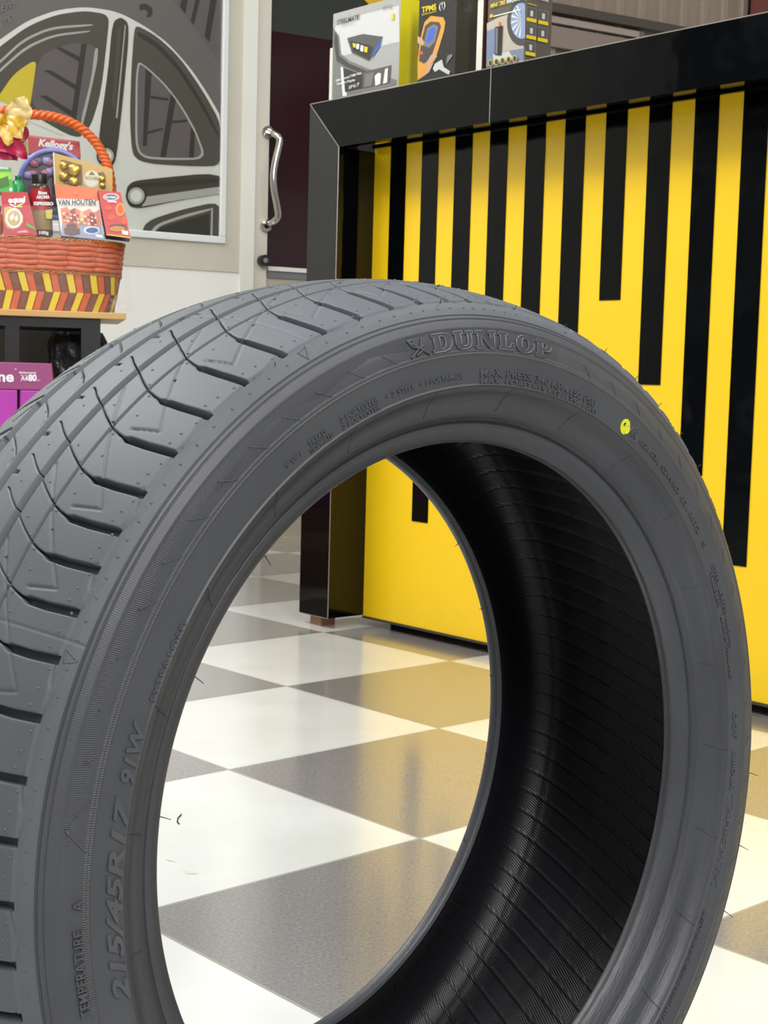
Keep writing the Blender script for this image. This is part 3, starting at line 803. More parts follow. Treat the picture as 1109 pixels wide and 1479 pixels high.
# gold praline box
e, f = pack('praline_box', [Qc((332, 392)), Qc((706, 497)), Qc((706, 640)), Qc((342, 620))], .125, .035, [goldc, K('pale gold card', (222, 196, 120), .3)],
            'flat gold praline box with round white seal and windows of gold balls', 'chocolate box', .0)
f.polys([([Qc((380, 440)), Qc((400, 440)), Qc((515, 472)), Qc((518, 600)), Qc((400, 590)), Qc((392, 540))], 0),
         ([Qc((612, 520)), Qc((650, 515)), Qc((665, 545)), Qc((662, 625)), Qc((625, 615))], 0),
         ([Qc((332, 392)), Qc((340, 394)), Qc((350, 600)), Qc((342, 600))], 1),
         ([Qc(p) for p in circ(575, 560, 50, 55, 28)], 1), ([Qc(p) for p in circ(575, 560, 44, 49, 28)], 2), ([Qc(p) for p in circ(575, 560, 42, 47, 28)], 1),
         ([Qc((556, 535)), Qc((576, 510)), Qc((600, 535))], 3)],
        [K('brown window', (120, 92, 52), .3), K('cream seal', (232, 226, 200), .35), goldc, K('olive leaf print', (120, 126, 60), .4)])
f.text('ROCHER', Qc((538, 562)), Qc((618, 568)), 5, K('gold lettering', (150, 120, 60), .4), bold=.02)
gb = mat('gold foil ball', (212, 178, 92), .28, metal=.7)
for (px_, py_, r_) in [(400, 475, 26), (465, 505, 40), (400, 545, 30), (462, 578, 32), (640, 560, 22), (645, 600, 20)]:
    P = f.world2d(Qc((px_, py_)), .002); rr_ = r_ * s3 / F_PX * 3.7
    mb = MB(); blob(mb, P, (rr_, .006, rr_), px_, 16, 10, .15); mb.build('foil_ball', gb, e, smooth=True)
# Van Houten box
e, f = pack('cocoa_sachet_box', [Qc((342, 590)), Qc((612, 622)), Qc((655, 945)), Qc((385, 915))], .055, .04, [K('warm white print', (236, 224, 208), .35), K('blue carton side', (36, 52, 110), .4)],
            'orange and white VAN HOUTEN drink box with canal houses picture'.replace('VAN HOUTEN ', ''), 'drink box', .02)
f.polys([([Qc((342, 590)), Qc((612, 622)), Qc((622, 690)), Qc((560, 715)), Qc((470, 712)), Qc((430, 690)), Qc((352, 680))], 0),
         ([Qc((352, 682)), Qc((600, 690)), Qc((604, 725)), Qc((360, 725))], 1),
         ([Qc((380, 745)), Qc((420, 735)), Qc((440, 760)), Qc((470, 740)), Qc((520, 765)), Qc((560, 745)), Qc((590, 770)), Qc((625, 750)), Qc((640, 860)), Qc((392, 835))], 2),
         ([Qc((440, 755)), Qc((470, 740)), Qc((480, 835)), Qc((445, 830))], 3), ([Qc((500, 760)), Qc((520, 765)), Qc((535, 845)), Qc((505, 842))], 4), ([Qc((560, 770)), Qc((590, 772)), Qc((612, 855)), Qc((570, 850))], 3),
         ([Qc((390, 835)), Qc((640, 860)), Qc((655, 945)), Qc((385, 915))], 5),
         ([Qc(p) for p in circ(450, 860, 48, 28, 24)], 6), ([Qc(p) for p in circ(450, 856, 36, 18, 24)], 7), ([Qc((402, 866)), Qc((500, 868)), Qc((505, 905)), Qc((450, 918)), Qc((405, 905))], 7),
         ([Qc(p) for p in circ(575, 880, 50, 26, 20)], 1), ([Qc(p) for p in circ(578, 882, 40, 18, 20)], 8),
         ([Qc((600, 905)), Qc((645, 912)), Qc((648, 930)), Qc((602, 922))], 1),
         ([Qc((455, 640)), Qc((475, 628)), Qc((495, 640)), Qc((490, 660)), Qc((462, 660))], 6)],
        [K('orange print', (232, 150, 50), .4) if False else K('vivid orange print', (232, 104, 40), .35), pwhite, K('salmon print', (216, 130, 100), .4), dred, K('sand print', (226, 190, 130), .4),
         K('sky print', (150, 160, 190), .4), K('coral print', (222, 120, 90), .4), cocoa, K('delft blue print', (50, 90, 150), .4)])
for i in range(3):
    f.polys([([Qc((395 + 22 * j + i, 770 + 22 * i + j * 3)), Qc((407 + 22 * j + i, 771 + 22 * i + j * 3)), Qc((408 + 22 * j + i, 782 + 22 * i + j * 3)), Qc((396 + 22 * j + i, 781 + 22 * i + j * 3))], (i + j) % 3) for j in range(10)],
            [pwhite, dred, K('sand print', (226, 190, 130), .4)], 'printed_windows')
f.text('VAN HOUTEN', Qc((364, 720)), Qc((600, 722)), 8, K('cocoa lettering', (60, 44, 60), .4), bold=.02)
# digestive biscuit box
e, f = pack('biscuit_box', [Qc((615, 628)), Qc((757, 642)), Qc((820, 925)), Qc((668, 905))], .035, .045, [red, navy],
            'small red McVitie\'s biscuit box with navy base at the right end of the hamper'.replace("McVitie's ", ''), 'biscuit box', .02)
f.polys([([Qc((668, 905)), Qc((820, 925)), Qc((821, 931)), Qc((668, 911))], 4),
         ([Qc(p) for p in circ(698, 672, 50, 22, 24)], 0), ([Qc(p) for p in circ(698, 672, 44, 17, 24)], 1),
         ([Qc((672, 694)), Qc((732, 698)), Qc((732, 712)), Qc((680, 710))], 0),
         ([Qc(p) for p in circ(755, 750, 28, 42, 20)], 2), ([Qc(p) for p in circ(755, 750, 18, 28, 20)], 3),
         ([Qc(p) for p in circ(682, 742, 26, 16, 14)], 3), ([Qc(p) for p in circ(700, 800, 26, 20, 14)], 3), ([Qc(p) for p in circ(780, 820, 22, 26, 14)], 3),
         ([Qc(p) for p in circ(740, 862, 56, 20, 22)], 5), ([Qc(p) for p in circ(736, 872, 50, 18, 22)], 6), ([Qc((765, 880)), Qc((805, 888)), Qc((806, 912)), Qc((768, 905))], 0)],
        [pwhite, navy, K('biscuit gold print', (222, 150, 50), .4), K('biscuit orange print', (216, 84, 40), .4), pyel, cocoa, K('honey print', (196, 130, 60), .4)])
f.text("McVitie's", Qc((660, 680)), Qc((736, 680)), 3.6, pwhite, bold=.03); f.text('Digestive', Qc((678, 709)), Qc((730, 711)), 2.4, red, bold=.03)
# Equal box
e, f = pack('sweetener_box', [Qc((5, 642)), Qc((172, 642)), Qc((234, 912)), Qc((24, 916))], .045, .04, [K('crimson print', (186, 34, 44), .35), dred],
            'red equal sweetener box with a picture of a cup, at the left of the hamper'.replace('equal ', ''), 'sweetener box', .02)
f.polys([([Qc((24, 738)), Qc((60, 732)), Qc((110, 745)), Qc((145, 790)), Qc((145, 830)), Qc((120, 860)), Qc((80, 875)), Qc((45, 865)), Qc((28, 830))], 0),
         ([Qc(p) for p in circ(88, 805, 52, 62, 28)], 1), ([Qc(p) for p in circ(88, 805, 42, 50, 28)], 2),
         ([Qc((60, 800)), Qc((84, 775)), Qc((88, 805)), Qc((70, 820))], 1), ([Qc((92, 800)), Qc((110, 785)), Qc((112, 815)), Qc((98, 825))], 1),
         ([Qc((60, 720)), Qc((100, 738)), Qc((150, 712)), Qc((150, 706)), Qc((100, 730)), Qc((62, 712))], 1),
         ([Qc((100, 728)), Qc((140, 728)), Qc((140, 736)), Qc((100, 736))], 3), ([Qc((165, 832)), Qc((220, 866)), Qc((224, 882)), Qc((168, 856))], 4), ([Qc((105, 890)), Qc((160, 878)), Qc((185, 896)), Qc((110, 898))], 5)],
        [goldc, pwhite, K('latte print', (196, 170, 120), .4), pyel, greenp, K('pink print', (222, 150, 150), .4)])
f.text('equal', Qc((52, 708)), Qc((158, 704)), 8, pwhite, bold=.05)
# coffee jar
jb = tpt(Qc((270, 925)), .075); jt = tpt(Qc((262, 528)), .095)
jw = abs(tpt(Qc((335, 800)), .08)[0] - tpt(Qc((200, 800)), .08)[0]) / 2
jm = TM @ Matrix.Translation(Vector((jb[0] - .001, .078 + jw * .5, jb[2]))) @ Matrix.Rotation(-.06, 4, 'Y') @ Matrix.Diagonal((1, .6, 1, 1))
jar = empty('coffee_jar', jm, 'glass jar of espresso coffee granules with black lid and red label', 'coffee jar')
H = jt[2] - jb[2]
mb = MB(); mb.lathe([(jw * .8, 0), (jw, .006), (jw, H * .45), (jw * .97, H * .68), (jw * .86, H * .80), (jw * .62, H * .86)], 32); mb.build('jar_body', mat('coffee behind glass', (72, 58, 38), .15, noise=.5, nscale=240), jar, smooth=True)
mb = MB(); mb.lathe([(jw * .70, H * .84), (jw * .72, H * .86), (jw * .72, H * .98), (jw * .66, H)], 32); mb.build('lid', K('black lid', (22, 22, 22), .3), jar, smooth=True)
mb = MB()
nL = 20; P1 = [(jw * 1.012 * math.cos(a), jw * 1.012 * math.sin(a)) for a in np.linspace(math.radians(200), math.radians(340), nL)]
for z_a, z_b, mi in ((.42, .76, 0), (.12, .42, 1)):
    v = [(p[0], p[1], H * z_a) for p in P1] + [(p[0] * (.975 if z_b > .6 else 1), p[1] * (.975 if z_b > .6 else 1), H * z_b) for p in P1]
    mb.add(v, [(i, i + 1, nL + i + 1, nL + i) for i in range(nL - 1)], mi)
jlab = mb.build('label', [K('label red', (168, 28, 42), .35), K('label tan', (150, 122, 78), .4)], jar)
R3 = np.array(jm.to_3x3()); P0 = np.array(jm @ Vector((0, -jw * 1.03, 0))); jinv = np.array(jm.inverted())
jf = Face(jlab, P0, TN, lambda P: (jinv @ np.append(P, 1))[:3])
jf.text('Bon', Qc((240, 655)), Qc((295, 655)), 4.5, pwhite, bold=.05); jf.text('AROMA', Qc((228, 682)), Qc((312, 682)), 4.6, pwhite, bold=.04)
jf.text('ESPRESSO', Qc((212, 722)), Qc((335, 724)), 4.4, pwhite, bold=.05); jf.text('100g', Qc((245, 905)), Qc((305, 905)), 4.2, pwhite, bold=.05)
jf.polys([([Qc((285, 755)), Qc((330, 750)), Qc((325, 810)), Qc((290, 808))], 0)], [K('pale yellow print', (208, 196, 90), .4)])
# green packs, orange bottle
e, f = pack('green_snack_pack', [Qc((-60, 480)), Qc((70, 488)), Qc((86, 642)), Qc((-60, 640))], .085, .03, [greenp, K('dark green side', (30, 90, 50), .4)],
            'bright green snack pack standing behind the sweetener box', 'snack pack', .01)
f.polys([([Qc((-50, 520)), Qc((70, 512)), Qc((76, 560)), Qc((-50, 590))], 0), ([Qc((-10, 560)), Qc((50, 540)), Qc((60, 600)), Qc((0, 620))], 1), ([Qc((0, 484)), Qc((50, 487)), Qc((54, 498)), Qc((0, 494))], 2), ([Qc(p) for p in circ(68, 625, 10, 12, 10)], 2)], [lgreen, K('forest print', (60, 110, 30), .4), pwhite])
bb = tpt(Qc((112, 645)), .075); bt = tpt(Qc((98, 530)), .075); bm = TM @ Matrix.Translation(Vector((bb[0], .10, bb[2] - .02)))
bot = empty('green_bottle', bm, 'small green plastic bottle between snack pack and coffee jar', 'bottle'); H = bt[2] - bb[2] + .02
mb = MB(); mb.lathe([(.015, 0), (.017, .004), (.017, H * .62), (.012, H * .78), (.006, H * .86)], 24); mb.build('bottle_body', K('bottle green', (44, 150, 84), .25), bot, smooth=True)
mb = MB(); mb.lathe([(.007, H * .85), (.0075, H * .86), (.0075, H * .98), (.006, H)], 20); mb.build('cap', K('cap green', (20, 104, 66), .3), bot, smooth=True)
ob = tpt(Qc((-8, 905)), .06); om = TM @ Matrix.Translation(Vector((ob[0] - .014, .078, ob[2])))
bot = empty('orange_jar', om, 'small orange jar cut by the left edge of the photo', 'jar')
mb = MB(); mb.lathe([(.02, 0), (.024, .005), (.024, .045), (.018, .055)], 24); mb.build('jar_body', K('jar orange', (214, 110, 40), .25), bot, smooth=True)
mb = MB(); mb.lathe([(.018, .054), (.0195, .056), (.0195, .068), (.018, .07)], 24); mb.build('lid', K('jar lid red', (150, 30, 26), .3), bot, smooth=True)
e, f = pack('green_carton', [Qc((128, 325)), Qc((172, 318)), Qc((180, 400)), Qc((132, 400))], .185, .02, [K('soft green print', (130, 176, 100), .4), greenp], 'light green carton sliver left of the red cereal box', 'carton', 0)

# bow: gold loops and tails, plus magenta ribbon
def ribbon(mbx, px, off, wpx, tw=0.0, mi=0, n=24):
    """ribbon band following pixel points; each point also carries a half width and a depth shift"""
    P = resample([(*tpt((p[0], p[1]), off + p[3])[:3], p[2]) for p in px], n)
    vs = []
    for i, p in enumerate(P):
        t = P[min(i + 1, n - 1)][:3] - P[max(i - 1, 0)][:3]; t = t / (np.linalg.norm(t) + 1e-9)
        nr = np.array([-t[2], 0, t[0]]); k = p[3] * .0017; nr = nr / (np.linalg.norm(nr) + 1e-9)
        for w in (-1, -.4, .3, 1): vs.append(p[:3] + nr * w * k + np.array([0, .004 * math.sin(w * 4 + i * .5), 0]))
    mbx.add(vs, [(i * 4 + j, i * 4 + j + 1, (i + 1) * 4 + j + 1, (i + 1) * 4 + j) for i in range(n - 1) for j in range(3)], mi)


gsat = mat('gold satin', (206, 164, 44), .3, noise=.18, nscale=60, spec=.8); gpale = mat('pale gold satin', (214, 188, 122), .35, noise=.1, nscale=40)
bow = empty('gold_ribbon_bow', TM @ Matrix.Translation(Vector(tpt((0, 172), .10))), 'gold satin bow tied on top of the basket handle', 'bow'); bo = np.array(tpt((0, 172), .10))
def shift(mbx): mbx.v = [tuple(np.array(v) - bo) for v in mbx.v]; return mbx
mb = MB(); ribbon(mb, [(8, 168, 3, 0), (16, 162, 9, -.01), (28, 154, 13, -.02), (33, 145, 8, -.02), (36, 139, 1, -.01)], .09, 8)
shift(mb).build('upper_loop', gpale, bow, smooth=True)
mb = MB(); ribbon(mb, [(6, 170, 5, 0), (20, 168, 11, -.025), (36, 165, 9, -.03), (41, 158, 5, -.02), (34, 150, 3, 0)], .095, 8); shift(mb).build('side_loop', gpale, bow, smooth=True)
for pts in ([(4, 172, 3, 0), (14, 180, 8, -.02), (26, 188, 11, -.03), (34, 190, 10, -.03)], [(2, 174, 4, 0), (6, 188, 7, -.02), (12, 203, 7, -.03), (16, 208, 5, -.03)], [(3, 172, 3, 0), (16, 174, 7, -.02), (30, 178, 9, -.03), (35, 184, 8, -.03)],
            [(0, 172, 4, 0), (-12, 178, 12, -.02), (-30, 190, 12, -.03)], [(0, 170, 4, 0), (-14, 160, 12, -.02), (-34, 150, 10, -.02)]):
    mb = MB(); ribbon(mb, pts, .09, 8); shift(mb).build('ribbon_tail', gsat, bow, smooth=True)
mb = MB(); blob(mb, (0, -.015, -.002), (.014, .014, .014), 9, 16, 12, .3); mb.build('knot', gsat, bow, smooth=True)
mb = MB(); ribbon(mb, [(-20, 212, 8, 0), (4, 208, 11, -.01), (22, 212, 12, -.02), (34, 224, 7, -.02), (40, 229, 1, -.01)], .085, 8)
ribbon(mb, [(-10, 222, 8, 0), (10, 224, 7, -.01), (26, 226, 6, -.01)], .09, 8); ribbon(mb, [(30, 182, 5, 0), (35, 192, 7, .01), (28, 206, 5, .01)], .09, 8, n=14)
tag(mb.build('crimson_ribbon', mat('crimson satin', (176, 26, 70), .3, noise=.2, nscale=50), mtx=TM, smooth=True), 'crimson satin ribbon hanging below the gold bow', 'ribbon')
# cellophane: crumpled clear tuft at the basket's foot and thin sheet highlights
cel = bpy.data.materials.new('cellophane'); cel.use_nodes = True; nt = cel.node_tree; bs = nt.nodes['Principled BSDF']
bs.inputs['Roughness'].default_value = .12; bs.inputs['Alpha'].default_value = .06; bs.inputs['Base Color'].default_value = (.9, .9, .88, 1); bs.inputs['Specular IOR Level'].default_value = .8
tc = nt.nodes.new('ShaderNodeTexCoord'); nz = nt.nodes.new('ShaderNodeTexNoise'); nz.inputs['Scale'].default_value = 30; nt.links.new(tc.outputs['Object'], nz.inputs['Vector'])
bp = nt.nodes.new('ShaderNodeBump'); bp.inputs['Distance'].default_value = .02; nt.links.new(nz.outputs['Fac'], bp.inputs['Height']); nt.links.new(bp.outputs['Normal'], bs.inputs['Normal'])
mb = MB(); rg = random.Random(4)
for k in range(9):
    a = tpt((158 + rg.uniform(-4, 4), 436 + rg.uniform(-8, 8)), .0); b = tpt((188 + rg.uniform(-6, 14), 447 + rg.uniform(-4, 6)), .01 + rg.uniform(-.02, .02)); c = tpt((170 + rg.uniform(-8, 10), 440 + rg.uniform(-12, 8)), -.01)
    a[2] = max(a[2], TZ + .002); b[2] = max(b[2], TZ + .001); c[2] = max(c[2], TZ + .004)
    mb.add([a, b, c], [(0, 1, 2)])
nu, nv = 30, 16; vs = []
c0 = tpt((30, 445), 0)
for j in range(nv + 1):
    t = j / nv
    for i in range(nu + 1):
        u = i / nu; a = math.pi * (1.0 + u); rx, ry = (.272 - .01 * t, .152) if True else (0, 0)
        k = 1 - .35 * max(0, t - .45) ** 1.2
        x, y = sup(a, rx * k, ry * k, 2.6); w = .004 * math.sin(17 * u + 9 * t) + .003 * math.sin(31 * u - 13 * t)
        vs.append((bcx + x, bcy + y - .004 + w, TZ + .002 + .25 * t))
mb.add(vs, [(j * (nu + 1) + i, j * (nu + 1) + i + 1, (j + 1) * (nu + 1) + i + 1, (j + 1) * (nu + 1) + i) for j in range(nv) for i in range(nu)])
tag(mb.build('cellophane_wrap', cel, mtx=TM, smooth=True), 'clear cellophane wrapped around the hamper, crumpled at its foot', 'wrapping')

# ================================================================== TYRE
PSI, LEAN, TX, TY = -0.826784, 0.014906, -0.011821, 0.928474
RT = 0.3151
ax = np.array([math.cos(PSI) * math.cos(LEAN), math.sin(PSI) * math.cos(LEAN), math.sin(LEAN)])
hx = np.array([-math.sin(PSI), math.cos(PSI), 0]); vx = np.cross(ax, hx)
tc0 = np.array([TX, TY, 0.3125 + 0.002585])
tbase = tc0 - vx * RT
tbase[2] += .0006
TYM = frame(tbase, hx, vx, ax)
tyre = empty('car_tyre', TYM, 'new black low profile car tyre standing upright on the checkered floor', 'tyre')
EL, GG = -0.002191, 0.004344


def tpos(phi, w, r):
    """tyre coordinates: angle (rad), axial w, radius r (arrays, m) -> local x, y, z"""
    c, s = np.cos(phi), np.sin(phi)
    k = 1 / np.sqrt((c * (1 - EL)) ** 2 + (s * (1 + EL)) ** 2 + 2 * GG * c * s)
    t = np.clip((.28 - r) / .063, 0, 1); u = (w + .084) / .167
    dx = t * ((1 - u) * -.0007 + u * .0029); dy = t * ((1 - u) * .0069 + u * .0022)
    return np.stack([r * k * c + dx, r * k * s + dy + RT, w + 0 * phi], -1)


# cross-section of the outer surface by arc length from the crown, in metres
wq = np.concatenate([np.linspace(0, .0964, 60), [.0998, .1025, .1058, .1085, .1103, .1111, .1110, .1102, .1095]])
rq = np.concatenate([RT - .0161 * (np.linspace(0, .0964, 60) / .0964) ** 2.3, [.2956, .2914, .2868, .2824, .2770, .2720, .2650, .2560, .2492]])
sq = np.concatenate([[0], np.cumsum(np.hypot(np.diff(wq), np.diff(rq)))])
sd_ = np.linspace(0, sq[-1], 1200); wd_ = np.interp(sd_, sq, wq); rd_ = np.interp(sd_, sq, rq)
ker = np.hanning(41); ker /= ker.sum()
wd_ = np.convolve(np.concatenate([-wd_[20:0:-1], wd_, 2 * wd_[-1] - wd_[-2:-22:-1]]), ker, 'valid'); rd_ = np.convolve(np.concatenate([rd_[20:0:-1], rd_, 2 * rd_[-1] - rd_[-2:-22:-1]]), ker, 'valid')
S_END = sq[-1]; S_R1 = float(np.interp(.2914, rd_[::-1], sd_[::-1])); S_R2 = float(np.interp(.2824, rd_[::-1], sd_[::-1])); S_R3 = float(np.interp(.2686, rd_[::-1], sd_[::-1]))
nwd = np.gradient(wd_, sd_); nrd = np.gradient(rd_, sd_)


def surf(s):
    a = np.abs(s); sg = np.sign(s) + (s == 0)
    w = np.interp(a, sd_, wd_) * sg; r = np.interp(a, sd_, rd_)
    tw = np.interp(a, sd_, nwd); tr = np.interp(a, sd_, nrd); l = np.hypot(tw, tr)
    return w, r, -tr / l * sg, tw / l      # position and outward normal (w, r)


def rubber(name, base, rough, kind):
    m = bpy.data.materials.new(name); m.use_nodes = True; nt = m.node_tree; b = nt.nodes['Principled BSDF']
    b.inputs['Roughness'].default_value = rough; b.inputs['Specular IOR Level'].default_value = .5
    tc = nt.nodes.new('ShaderNodeTexCoord'); n1 = nt.nodes.new('ShaderNodeTexNoise'); n1.inputs['Scale'].default_value = 14; n1.inputs['Detail'].default_value = 6
    nt.links.new(tc.outputs['Object'], n1.inputs['Vector'])
    cr = nt.nodes.new('ShaderNodeValToRGB'); c = lin(base)
    cr.color_ramp.elements[0].position = .3; cr.color_ramp.elements[1].position = .72
    cr.color_ramp.elements[0].color = (*[v * .88 for v in c], 1); cr.color_ramp.elements[1].color = (*[v * 1.13 for v in c], 1)
    nt.links.new(n1.outputs['Fac'], cr.inputs[0]); nt.links.new(cr.outputs[0], b.inputs['Base Color'])
    uv = nt.nodes.new('ShaderNodeUVMap'); uv.uv_map = 'UVMap'; sx = nt.nodes.new('ShaderNodeSeparateXYZ'); nt.links.new(uv.outputs[0], sx.inputs[0])
    u, v = sx.outputs[0], sx.outputs[1]        # u: turns, v: arc length in mm
    mn = lambda *a: mathn(nt, *a)
    ss = lambda a, lo, hi: mn('MULTIPLY', mn('GREATER_THAN', a, lo), mn('LESS_THAN', a, hi))
    n2 = nt.nodes.new('ShaderNodeTexNoise'); n2.inputs['Scale'].default_value = 900; nt.links.new(tc.outputs['Object'], n2.inputs['Vector'])
    h = mn('MULTIPLY', n2.outputs['Fac'], .00006)
    if kind == 'side':
        r1, r2, r3, r4 = [a * 1000 for a in (S_R1, S_R2, S_R3, S_END)]
        # fine ribbing on the shoulder band
        w1 = mn('SINE', mn('MULTIPLY', u, 2 * math.pi * 1640))
        h = mn('ADD', h, mn('MULTIPLY', mn('MULTIPLY', w1, ss(v, r1 + 4.2, r2 - 2.2)), .000025))
        # slanted serration between the rings, zigzag boundary
        zz = mn('PINGPONG', mn('MULTIPLY', u, 46.0), 1.0); bnd = mn('ADD', r2 + 3, mn('MULTIPLY', zz, 6.0))
        w2 = mn('SINE', mn('ADD', mn('MULTIPLY', u, 2 * math.pi * 1650), mn('MULTIPLY', v, .9)))
        w3 = mn('SINE', mn('SUBTRACT', mn('MULTIPLY', u, 2 * math.pi * 1650), mn('MULTIPLY', v, 1.5)))
        up_ = mn('LESS_THAN', v, bnd)
        gap1 = mn('ADD', mn('LESS_THAN', mn('FRACT', u), 101.0), 0.0)
        ang = mn('MULTIPLY', u, 360.0)
        plain = mn('ADD', ss(ang, 78.0, 104.0), ss(ang, 173.0, 215.0))     # smooth areas behind the big lettering
        keep = mn('SUBTRACT', 1.0, mn('MINIMUM', plain, 1.0))
        ser = mn('ADD', mn('MULTIPLY', mn('MULTIPLY', w2, up_), .00022), mn('MULTIPLY', mn('MULTIPLY', w3, mn('SUBTRACT', 1.0, up_)), .00009))
        h = mn('ADD', h, mn('MULTIPLY', mn('MULTIPLY', ser, ss(v, r2 + .6, r3 - 2.4)), keep))
        # ring of short ticks
        w4 = mn('SINE', mn('MULTIPLY', u, 2 * math.pi * 1450))
        h = mn('ADD', h, mn('MULTIPLY', mn('MULTIPLY', w4, ss(v, r3 - 2.4, r3 + .3)), .00014))
    if kind == 'bead':
        f_ = mn('FRACT', mn('ADD', mn('MULTIPLY', u, 25.5), .0)); ln = mn('LESS_THAN', mn('ABSOLUTE', mn('SUBTRACT', f_, .5)), .010)
        h = mn('ADD', h, mn('MULTIPLY', mn('MULTIPLY', ln, ss(v, 2, 21)), .0005))
        n3 = nt.nodes.new('ShaderNodeTexNoise'); n3.inputs['Scale'].default_value = 6; n3.inputs['Detail'].default_value = 8; mp = nt.nodes.new('ShaderNodeCombineXYZ')
        nt.links.new(mn('MULTIPLY', u, 22), mp.inputs[0]); nt.links.new(mn('MULTIPLY', v, .12), mp.inputs[1]); nt.links.new(mp.outputs[0], n3.inputs['Vector'])
        h = mn('ADD', h, mn('MULTIPLY', n3.outputs['Fac'], .0003))
    if kind == 'liner':
        st = mn('FRACT', mn('ADD', mn('MULTIPLY', u, 105.0), mn('MULTIPLY', v, .0045))); ln = mn('LESS_THAN', st, .07)
        c2 = mn('FRACT', mn('DIVIDE', v, 82.0)); ln2 = mn('LESS_THAN', c2, .05)
        sgn = mn('SIGN', mn('SUBTRACT', c2, .5)); hat = mn('SINE', mn('ADD', mn('MULTIPLY', u, 2 * math.pi * 900), mn('MULTIPLY', mn('MULTIPLY', v, sgn), 1.9)))
        h = mn('ADD', h, mn('MULTIPLY', hat, .00008))
    bp = nt.nodes.new('ShaderNodeBump'); bp.inputs['Strength'].default_value = 1.0; bp.inputs['Distance'].default_value = 1.0
    nt.links.new(h, bp.inputs['Height']); nt.links.new(bp.outputs['Normal'], b.inputs['Normal'])
    return m


m_tread = rubber('tread rubber', (86, 90, 94), .58, 'tread')
m_side = rubber('sidewall rubber', (68, 69, 72), .48, 'side')
m_bead = rubber('bead rubber', (60, 61, 65), .42, 'bead')
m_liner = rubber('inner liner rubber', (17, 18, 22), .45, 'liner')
m_letter = rubber('raised lettering rubber', (74, 75, 78), .42, 'plain')


def grid_obj(name, phi, s_or_v, pos, m, closed=True, uvv=None, flip=False, sharp=None):
    """phi: (R, C) angles; pos: (R, C, 3); closed round the circumference"""
    R, C = pos.shape[:2]
    me = bpy.data.meshes.new(name)
    me.vertices.add(R * C); me.vertices.foreach_set('co', pos.astype(np.float32).ravel())
    i = np.arange(R)[:, None]; j = np.arange(C - 1)[None, :]; i2 = (i + 1) % R
    q = np.stack([i * C + j, i * C + j + 1, i2 * C + j + 1, i2 * C + j], -1).reshape(-1, 4)
    if flip: q = q[:, ::-1]
    nf = len(q); me.loops.add(nf * 4); me.polygons.add(nf)
    me.loops.foreach_set('vertex_index', q.astype(np.int32).ravel())
    me.polygons.foreach_set('loop_start', (np.arange(nf) * 4).astype(np.int32)); 
    me.polygons.foreach_set('use_smooth', np.ones(nf, bool))
    uvl = me.uv_layers.new(name='UVMap')
    u = phi / (2 * math.pi); uvq = np.stack([u.ravel()[q], np.broadcast_to(s_or_v, (R, C)).ravel()[q]], -1)
    du = uvq[:, :, 0] - uvq[:, :1, 0]
    uvq[:, :, 0] -= np.round(du)
    uvl.data.foreach_set('uv', uvq.astype(np.float32).ravel())
    me.update(calc_edges=True); me.validate()
    if sharp: me.set_sharp_from_angle(angle=sharp)
    me.materials.append(m)
    return link(name, me, tyre)


# ---------------- tread: rows follow the cross grooves, columns follow the rib edges
LAT = [83.1, 87.0, 90.4, 93.9, 98.0, 102.2, 106.9, 111.9, 117.6, 123.1, 128.5, 133.8, 138.8, 143.1, 147.1, 151.4, 155.9, 161.3, 166.9, 172.4, 178.1, 183.6, 188.5]
pat = [4.4, 4.2, 4.9, 5.5, 5.6, 5.3, 4.8, 4.3, 3.8, 3.5, 4.0, 4.6]
k = 0
while LAT[-1] + pat[k % 12] < 83.1 + 360 - 3.0: LAT.append(LAT[-1] + pat[k % 12]); k += 1
if len(LAT) % 2: LAT.pop()
LAT = np.array(LAT); NP = len(LAT); LATX = np.concatenate([LAT, [LAT[0] + 360]])
PIT = np.diff(LATX)
cols = [-S_R1 * 1000]


def addcols(a, b, step):
    n = max(1, int(round((b - a) / step))); cols.extend(list(a + (b - a) * np.arange(1, n + 1) / n))


GRV = [(-79.0, -76.5, 4.0), (-48.0, -35.0, 7.0), (-11.0, -2.5, 7.5), (21.7, 29.0, 7.5), (47.5, 50.4, 6.0)]
marks = [(-107.0, 1), (-98, 1.2)]
lastc = cols[0]
def seq(a, b, step): addcols(a, b, step)
cur = -S_R1 * 1000
for g0, g1, dpt in GRV:
    seq(cur, g0 - .5, 1.25 if cur > 0 else 1.8); cols += [g0 - .1, g0 + .12, g0 + .55]
    seq(g0 + .55, g1 - .55, 1.6); cols += [g1 - .12, g1 + .1, g1 + .5]; cur = g1 + .5
seq(cur, 97.0, .9); cols += [97.5, 98.1, 98.9]; seq(98.9, S_R1 * 1000 - .8, .9); cols += [S_R1 * 1000]
cols = np.array(sorted(set(np.round(cols, 3))))
C = len(cols)


def gdepth(s):
    d = np.zeros_like(s)
    for g0, g1, dpt in GRV:
        a = np.clip((s - (g0 - .1)) / .65, 0, 1); b = np.clip(((g1 + .1) - s) / .65, 0, 1)
        m_ = np.minimum(a, b); d = np.maximum(d, np.where(m_ < .45, .25 * m_ / .45, dpt))
    return d


